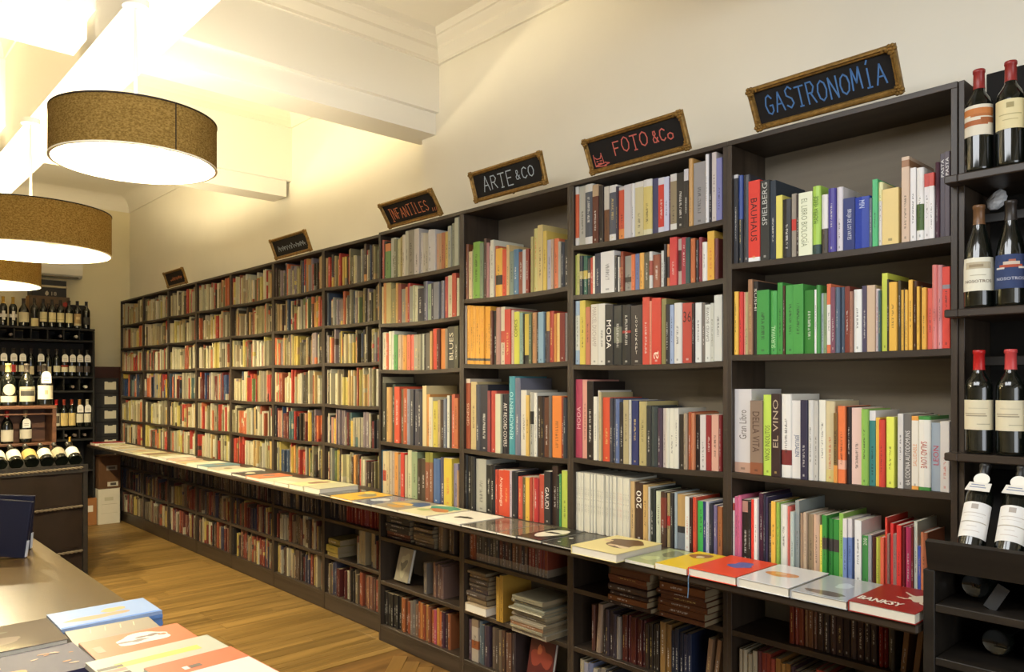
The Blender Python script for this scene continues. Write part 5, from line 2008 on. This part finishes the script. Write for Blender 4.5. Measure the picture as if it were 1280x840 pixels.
for i, (yy, lab) in enumerate(((.712, 'leaning bottle with white label and neck cards, nearest the bookcase'), (.620, 'leaning bottle with white label and neck cards, second from the bookcase'), (.528, 'leaning bottle with cream label at the picture edge'), (.436, 'leaning bottle out past the cream-labelled one'))):
    b = bottle(lab, (2.388, yy, 1.0955), M=tilt, scale=.93, face=F - 8, lab='dedcd8' if i < 2 else 'dcd4b4', lz=(.052, .165), half=78, cap='12100f', marks=lm, group='bottles leaning on the wine counter')
    m = MB()
    def card(pts, p0, td, name, mat, lift=0):
        q = MB(); nrm = Vector((td[1], 0, -td[0]))
        if nrm.x < 0:
            nrm = -nrm
        P = lambda u, v, k: Vector((p0[0] + td[0] * v, u, p0[1] + td[1] * v)) + nrm * (k + lift)
        n_ = len(pts); fr = q.add([P(u, v, .0006) for u, v in pts]); bk = q.add([P(u, v, -.0006) for u, v in pts])
        q.face([fr + k for k in range(n_)]); q.face([bk + k for k in reversed(range(n_))])
        for k in range(n_):
            q.face((fr + k, bk + k, bk + (k + 1) % n_, fr + (k + 1) % n_))
        q.build(name, mat, b)
    card([(.022 * cos(u * pi / 10), .018 + .022 * sin(u * pi / 10)) for u in range(20)], (.019, .232), (-.10, .995), 'round_neck_card', MT['paper'])
    card([(-.03, 0), (.03, 0), (.033, .048), (-.033, .048)], (.021, .236), (.57, -.82), 'square_neck_card', MT['paper'])
    card([(-.022, .012), (.014, .012), (.014, .016), (-.022, .016)], (.021, .236), (.57, -.82), 'card_print', cmat('8890a8', .7), .0008)
    card([(-.024, .026), (.02, .026), (.02, .03), (-.024, .03)], (.021, .236), (.57, -.82), 'card_print', cmat('8890a8', .7), .0008)
side = Matrix.Rotation(radians(-90), 4, 'Y')
for i, (yy, z) in enumerate(((.712, .968), (.555, .968), (.66, .82), (.56, .82), (.70, .64), (.60, .64))):
    bottle('dark bottle lying base outward in the counter, %s of its %s bay' % (['first', 'second'][i % 2], ['upper', 'middle', 'lower'][i // 2]), (2.44, yy, z + .039), M=Matrix.Rotation(radians(90), 4, 'Y'), lab=None, cap=None, group='bottles lying inside the wine counter')
t = thing('plastic_sleeve', 'clear creased plastic sleeve leaning inside the wine counter', 'sleeve', (2.36, .655, .9685))
m = MB(); m.bbox(-.002, .002, -.016, .016, 0, .075, .001, M=Matrix.Rotation(radians(28), 4, 'X')); m.build('sleeve', plain('sleeve_plastic', '3a3a3a', .2, .5), t)

# ---- draped wine counter in the aisle
DC0, DC1, DY = .35, 1.69, 6.92
t = thing('draped_counter', 'brown leather-draped wine counter with rope trim standing beyond the table', 'counter', ((DC0 + DC1) / 2, DY + .3, 0))
m = MB(); m.bbox(DC0, DC1, DY + .02, DY + .62, 0, .86, .004); m.bbox(DC1 - .035, DC1 - .0, DY - .006, DY + .02, 0, .905, .003); wb(m, 'carcass', MT['rack'], t)
m = MB(); m.prism([(DY - .012, .86), (DY - .012, .925), (DY + .01, .925), (DY + .01, .875), (DY + .62, .99), (DY + .62, .86)], 'x', DC0, DC1); wb(m, 'bottle_tray', MT['rack'], t)
for i, (z0, z1) in enumerate(((.60, .90), (.26, .598), (0.02, .258))):
    m = MB(); nx = 26; rows_ = 5; g = []
    for j in range(rows_):
        zz = z0 + (z1 - z0) * j / (rows_ - 1)
        g.append(m.add([(DC0 + (DC1 - .04 - DC0) * k / nx, DY + .004 - .006 * sin(k * 1.1 + i) - .004 * sin(k * 2.3 + j), zz) for k in range(nx + 1)]))
    for a, b in zip(g, g[1:]):
        for k in range(nx):
            m.face((a + k, a + k + 1, b + k + 1, b + k))
    wb(m, 'leather_panel', MT['leather'], t, smooth=60)
for z in (.885, .575, .215):
    m = MB()
    for ph in (0, pi):
        m.tube([(DC0 + (DC1 - .04 - DC0) * k / 150, DY - .014 + .006 * cos(k * .9 + ph), z + .015 * (k / 150) + .006 * sin(k * .9 + ph) - .01 * sin(pi * k / 150)) for k in range(151)], .0065, 5)
    wb(m, 'rope_trim', MT['rope'], t, smooth=60)
tl = Matrix.Rotation(radians(-66), 4, 'X')
for i, (x, lc, kind) in enumerate(((1.10, 'c8c0a8', 'stout'), (1.205, 'd0c8b0', 'stout'), (1.31, 'a88c4c', 'stout'), (1.415, 'dcd4b0', 'stout'), (1.515, '8c846c', 'stout'), (1.615, 'c4c0b4', 'stout'))):
    nmz = ['first', 'second', 'third', 'fourth', 'fifth', 'sixth'][5 - i]
    bottle('stout bottle lying base outward on the draped counter, %s from its aisle corner' % nmz, (x, DY + .05, .955), M=tl, face=-90, kind='stout', lab=lc, lz=(.045, .15), half=80, cap='2c2822', group='bottles lying on the draped counter')
bottle('small gold-capped bottle at the aisle corner of the draped counter', (1.655, DY + .42, .955), face=-90, scale=.55, cap='b08838', lab='d0c8b0', lz=(.02, .1), half=70, cap_len=.07)

# ---- brown wooden stand of large bottles behind it
t = thing('bottle_stand', 'brown wooden two-tier bottle stand behind the draped counter', 'stand', (1.0, 7.72, 0))
m = MB(); m.bbox(.35, 1.585, 7.55, 7.85, 1.05, 1.07, .002); wb(m, 'shelf', MT['brownwood'], t)
m = MB(); m.bbox(.35, 1.6, 7.545, 7.85, 1.362, 1.387, .002); wb(m, 'shelf', MT['brownwood'], t)
m = MB(); m.bbox(1.57, 1.60, 7.55, 7.85, 1.0705, 1.361, .002); m.bbox(1.55, 1.60, 7.55, 7.85, 0, 1.0495, .002); wb(m, 'side_panel', MT['brownwood'], t)
m = MB(); m.bbox(.35, .38, 7.55, 7.85, 1.0705, 1.361, .002); m.bbox(.35, .40, 7.55, 7.85, 0, 1.0495, .002); wb(m, 'side_panel', MT['brownwood'], t)
m = MB(); m.bbox(.38, 1.57, 7.835, 7.85, 1.0705, 1.361, .002); wb(m, 'back_panel', MT['brownwood'], t)
m = MB(); m.bbox(.381, 1.569, 7.54, 7.56, 1.31, 1.322, .002); wb(m, 'bottle_rail', MT['brownwood'], t)
GS = 'large bottles on the brown wooden stand'
bottle('stout bottle with square cream label, end of the stand row away from the aisle', (1.13, 7.66, 1.3875), face=-90, kind='stout', lab='d8d0b8', lz=(.03, .105), half=70, cap='2c2620', group=GS, scale=1.2)
bottle('stout bottle with round cream label above a strip label on the stand', (1.265, 7.66, 1.3875), face=-90, kind='stout', lab='d4c8a4', lz=(.075, .155), lab_shape='round', half=70, cap='c8b070', marks=[(-72, 72, .028, .07, 'd8ccae')], group=GS, scale=1.2)
bottle('stout bottle with grey landscape label on the stand', (1.40, 7.66, 1.3875), face=-90, kind='stout', lab='b4ac90', lz=(.03, .135), half=70, cap='4c443c', marks=[(-58, 58, .07, .105, '3c3a34'), (-58, 58, .105, .118, '8c8674')], group=GS, scale=1.2)
bottle('stout bottle with big white neck card at the aisle end of the stand', (1.535, 7.66, 1.3875), face=-90, kind='stout', lab='dcd4b8', lz=(.045, .145), half=74, cap='2c2620', tag_card=.16, marks=[(-12, 12, .08, .11, 'a89c7c')], group=GS, scale=1.2)
bottle('red-capped large bottle with cream label, lower tier of the stand', (1.255, 7.66, 1.0705), face=-90, kind='stout', cap='8c1c18', lab='ccc4b0', lz=(.02, .125), half=74, group=GS, scale=.93)
bottle('white-carded large bottle with cream label, lower tier of the stand', (1.39, 7.66, 1.0705), face=-90, kind='stout', cap='6c5c48', lab='ccc4b0', lz=(.04, .125), half=74, tag_card=.14, group=GS, scale=.93)
bottle('large bottle with slanting label, lower tier near the hidden end of the stand', (1.13, 7.66, 1.0705), face=-90, kind='stout', cap='2c2620', lab='c4b890', lz=(.03, .11), half=60, group=GS, scale=.93)

# ---- tall black rack on the back wall
t = thing('wall_wine_rack', 'tall black wine rack against the back wall under the air conditioner', 'rack', (1.5, 9.7, 0))
WX0, WX1, WY0, WY1 = .7, 2.392, 9.5, 9.9
for x in (WX0, WX1 - .02):
    m = MB(); m.bbox(x, x + .02, WY0, WY1, 0, 2.16, .002); wb(m, 'side_panel', MT['rackwall'], t)
m = MB(); m.box(WX0 + .021, WX1 - .021, WY1 - .012, WY1, 0, 2.16); wb(m, 'back_panel', MT['rackwall'], t)
lv_ = (2.186, 2.055, 1.655, 1.50, 1.09, .965, .62, .30, .06)
for z in lv_:
    m = MB(); m.bbox(WX0 + .0205, WX1 - .0205, WY0 - .004, WY1 - .013, z - .022, z, .002)
    if z == 2.186:
        m.bbox(WX0, WX1, WY0 - .006, WY1, z - .024, z, .002)
    wb(m, 'shelf', MT['rackwall'], t)
for (za, zb_) in ((2.057, 2.16), (1.502, 1.63), (.967, 1.066)):
    for k in range(1, 11):
        x = WX0 + k * (WX1 - WX0) / 11
        m = MB(); m.box(x - .006, x + .006, WY0 + .001, WY1 - .013, za, zb_); wb(m, 'divider', MT['rackwall'], t)
m = MB(); m.bbox(2.18, 2.375, 9.85, 9.88, 2.187, 2.475, .003); wb(m, 'back_board', MT['rackwall'], t)


XT = [1.536, 1.625, 1.722, 1.816, 1.904, 1.988, 2.068, 2.152, 2.234, 2.325]
LB = ['white-cross label and gold cap', 'white-cross label and gold cap', 'square cream label and thick neck', 'low yellowish label', 'cream label', 'cream label', 'cream label', 'square cream label', 'figured brown and cream label', 'dark worn label']
GT2 = 'bottles on top of the black wall rack'
for i, x in enumerate(XT):
    kw = dict(face=-90, group=GT2, half=66, cap='2c2620')
    if i < 2:
        kw.update(cap='b08c30', lab='dcd8cc', lz=(.06, .155), lab_shape='cross', cap_len=.075)
    elif i == 2:
        kw.update(kind='stout', lab='d4c8a0', lz=(.045, .15), half=70)
    elif i == 3:
        kw.update(lab='d4c490', lz=(.005, .09))
    elif i < 8:
        kw.update(lab='dacd9c', lz=(.06, .165), marks=[(-66, 66, .088, .091, '8c7c50')] if i < 7 else ())
    elif i == 8:
        kw.update(lab='a88c60', lz=(.03, .165), marks=[(-66, 66, .03, .055, 'd4c8a0'), (-30, 30, .10, .13, 'd4c090')])
    else:
        kw.update(lab='383634', lz=(.05, .13), cap='242220')
    bottle('bottle with %s, %s from bookcase side, rack top' % (LB[i], ordinal(10 - i)), (x, 9.58 if i != 3 else 9.55, 2.1865), **kw)
XM_ = [1.541, 1.630, 1.712, 1.793, 1.881, 1.956, 2.036, 2.112, 2.187, 2.261, 2.335]
for i, x in enumerate(XM_):
    kw = dict(face=-90, group='bottles on the upper shelf of the black wall rack', half=66, cap='2c2620', lab='ccc4a4', lz=(.05, .12), scale=.97)
    if i in (0, 1, 2, 4, 7, 8, 9, 10):
        kw['tag_card'] = .165
    if i == 1:
        kw.update(marks=[(-30, 30, .045, .125, 'a02420')], lab='d8ccb0')
    if i in (3, 5):
        kw.update(half=40, lab='a89c80', lz=(.02, .11))
    if i in (0, 4, 9, 10):
        kw.update(lab='4c4038')
    if i == 7:
        kw.update(marks=[(-66, 66, .105, .128, '8c3424')])
    bottle('bottle %s, %s from the bookcase side on the upper rack shelf' % ('with white neck card' if 'tag_card' in kw else 'without card', ordinal(11 - i)), (x, 9.60, 1.6555), **kw)
for i, (x, c, lb, tg) in enumerate(((1.957, '2c2620', 'd0c4a0', 0), (2.033, 'b01c18', 'c8c0ac', 0), (2.108, '8c3420', 'd0b878', 0), (2.184, '8c3420', 'd0b878', 0), (2.262, 'a07848', 'd4ccb4', .165), (2.338, 'c8bca0', 'd4ccb4', .165))):
    bottle('%s-capped bottle, %s from the bookcase side on the lower rack shelf' % (['dark', 'bright red', 'brick red', 'brick red', 'tan', 'pale'][i], ordinal(6 - i)), (x, 9.60, 1.0905), face=-90, cap=c, lab=lb, lz=(.02, .16) if i < 4 else (.05, .15), half=66, tag_card=tg or None,
           marks=[(-40, 40, .05, .13, '5c5448')] if i == 1 else (), group='bottles on the lower shelf of the black wall rack')
for i, (x, z) in enumerate(((1.60, 2.055), (2.215, 2.055), (2.06, 2.055), (2.215, 1.655), (2.33, 1.655), (2.31, 1.50), (2.18, 1.50), (2.11, .965), (2.2, .965), (2.30, .965))):
    if z in (1.655,):
        z0, yy = 1.87, 9.74
        continue
    bottle('bottle lying neck outward in a rack cubbyhole, %s' % (['top row far from aisle', 'top row near bookcases', 'top row middle', '', '', 'second row near bookcases', 'second row middle', 'bottom row middle', 'bottom row next', 'bottom row near bookcases'][i]), (x + .0, 9.84, z + .04), M=Matrix.Rotation(radians(90), 4, 'X'), lab=None, cap='c8c0b0' if i in (1, 5) else '6c6058', group='bottles lying in the black wall rack')

# crates above the rack, air conditioner
t = thing('wine_crate', 'grey-brown wooden crate with worn lettering behind the rack-top bottles', 'crate', (1.99, 9.7, 2.187))
m = MB(); m.bbox(1.79, 2.178, 9.66, 9.68, 2.187, 2.535, .002); wb(m, 'front_panel', plain('grey_crate_wood', '5c4a3a', .7, .2, noise=.2, nscale=12), t)
m = MB(); m.box(1.79, 1.805, 9.681, 9.84, 2.187, 2.535); m.box(2.163, 2.178, 9.681, 9.84, 2.187, 2.535); m.box(1.805, 2.163, 9.83, 9.84, 2.187, 2.535); m.box(1.805, 2.163, 9.681, 9.83, 2.52, 2.533); wb(m, 'crate_body', cmat('8c6c40', .7), t)
m = MB()
for s, x in (('A', 1.90), ('P', 1.98), ('E', 2.06)):
    put_text(m, s, (x, 9.6592, 2.42), (1, 0, 0), (0, 0, 1), .05, .07)
wb(m, 'lettering', cmat('2c241e', .7), t)
m = MB(); m.poly([(2.135 + .03 * cos(k * pi / 6) * (1 if k % 2 else .75), 9.659, 2.455 + .032 * sin(k * pi / 6) * (1 if k % 2 else .75)) for k in range(12)]); wb(m, 'red_emblem', cmat('9c2c20', .6), t)
t = thing('wine_crate', 'black upper wine crate with white emblem below the air conditioner', 'crate', (2.03, 9.95, 2.187))
m = MB(); m.bbox(1.86, 2.20, 9.905, 10.15, 2.187, 2.66, .003); wb(m, 'crate_body', MT['black'], t)
m = MB(); m.bbox(1.855, 2.205, 9.902, 10.15, 2.6605, 2.685, .003); wb(m, 'pale_lid', cmat('a89c80', .6), t)
m = MB(); m.bbox(1.86, 2.20, 9.905, 10.15, 2.6855, 2.745, .003); wb(m, 'crate_lid', MT['black'], t)
m = MB(); m.poly([(1.985, 9.9045, 2.585), (2.0, 9.9045, 2.565), (2.018, 9.9045, 2.575), (2.022, 9.9045, 2.60), (2.008, 9.9045, 2.622), (1.994, 9.9045, 2.612)]); put_text(m, '18', (2.075, 9.9042, 2.592), (1, 0, 0), (0, 0, 1), .05, .042); wb(m, 'emblem_and_number', cmat('a89c88', .6), t)
t = thing('air_conditioner', 'white wall-mounted air conditioner above the black crates', 'air conditioner', (2.02, 10.1, 2.8))
m = MB(); m.prism([(10.19, 2.80), (10.03, 2.80), (9.985, 2.83), (9.97, 2.90), (9.975, 3.03), (9.99, 3.07), (10.19, 3.07)], 'x', 1.62, 2.385); wb(m, 'housing', MT['acwhite'], t)
m = MB(); m.bbox(1.66, 2.345, 9.962, 9.974, 2.965, 2.972, .001); wb(m, 'seam_line', MT['grey'], t)
m = MB(); m.bbox(1.66, 2.345, 9.985, 10.03, 2.795, 2.81, .002, M=None); wb(m, 'air_flap', cmat('6c6450', .5), t)

# ---- archive drawers, cartons at the end of the run
t = thing('archive_drawers', 'tall black stack of archive drawers with pale label holders', 'drawers', (2.56, 9.85, 0))
m = MB(); m.bbox(2.44, 2.70, 9.72, 10.15, 0, 1.64, .003); wb(m, 'carcass', MT['black'], t)
for k in range(9):
    z = 1.50 - k * .168
    m = MB(); m.bbox(2.447, 2.693, 9.71, 9.7195, z - .03, z + .125, .002); d = wb(m, 'drawer_front', cmat('22201f', .5), t)
    m = MB(); m.bbox(2.545, 2.668, 9.7065, 9.7098, z + .005, z + .098, .001); o = m.build('label_card', cmat('c8c0a8', .8), d)
    m = MB(); m.bbox(2.58, 2.63, 9.7045, 9.7063, z + .09, z + .1, .0008); o = m.build('label_clip', cmat('2c2a28', .4), d)


def carton(label, x0, x1, y0, y1, z0, z1, mat, stickers=(), lines=()):
    t = thing('carton', label, 'box', ((x0 + x1) / 2, (y0 + y1) / 2, z0), group='cartons by the end of the bookcases')
    m = MB(); m.bbox(x0, x1, y0, y1, z0, z1 - .002, .002); wb(m, 'box_body', mat, t)
    m = MB(); m.bbox(x0, (x0 + x1) / 2 - .001, y0, y1, z1 - .0015, z1, .0005); m.bbox((x0 + x1) / 2 + .001, x1, y0, y1, z1 - .0015, z1, .0005); wb(m, 'lid_flaps', mat, t)
    for (a, b, c, d, col) in stickers:
        m = MB(); m.box(a, b, y0 - .001, y0 - .0002, c, d); wb(m, 'sticker', cmat(col, .7), t)
    for (a, b, c, d, col) in lines:
        m = MB(); m.box(a, b, y0 - .0016, y0 - .0011, c, d); wb(m, 'sticker_print', cmat(col, .7), t)
    return t


carton('white wine carton with faint printed drawing on the floor by the bookcases', 2.405, 2.63, 9.42, 9.69, .0, .395, MT['carton_white'], lines=[(2.44, 2.60, .22, .223, '8c8470'), (2.43, 2.61, .12, .122, '9c947c'), (2.47, 2.56, .26, .30, 'aca48c')])
carton('brown carton with two stickers on top of the white one', 2.41, 2.635, 9.42, 9.69, .3955, .76, MT['carton'], stickers=[(2.50, 2.61, .42, .47, 'b8b09c'), (2.49, 2.60, .60, .655, '8c8070')], lines=[(2.53, 2.59, .43, .46, '3c342c'), (2.51, 2.58, .615, .64, '4c443c')])
carton('small tan carton with white diamond sticker beside the white one', 2.30, 2.398, 9.45, 9.69, .0, .30, cmat('8c5c30', .8), stickers=[(2.31, 2.36, .15, .22, 'c8c0b0')])

# ---- loose pieces below the ledge
flat_book('pale ornate patterned book leaning face outward under the INFANTILES case', 0, 0, 0, .20, .14, .02, '8c8470', art=[(blob(.0, .0, .3, .33, 210, n=30, rough=.4), 'a49c80'), (blob(.0, .0, .16, .2, 211, rough=.5), '6c6654'), (blob(.1, .1, .06, .1, 212), 'b0a88c')]).matrix_world = Matrix.Translation((2.685, 3.86, .3715 + .106)) @ Matrix.Rotation(radians(-76), 4, 'Y')
flat_book('chunky pattern-edged book under the flat pile in the ARTE case', 2.685, 3.092, .3705, .2, .17, .044, 'b09c80', art=())
flat_book('dark red picture book standing face outward at the bottom of the ARTE case', 0, 0, 0, .215, .17, .02, '4c1c1c', art=[(blob(.1, .0, .25, .35, 220, n=30, rough=.5), '7c3428'), (blob(.25, .1, .1, .1, 221), 'a05838'), (rect(-.45, -.38, -.4, .4), '8c7458')]).matrix_world = Matrix.Translation((2.66, 2.66, .1005 + .115)) @ Matrix.Rotation(radians(-78), 4, 'Y')
print('objects', len(bpy.data.objects))
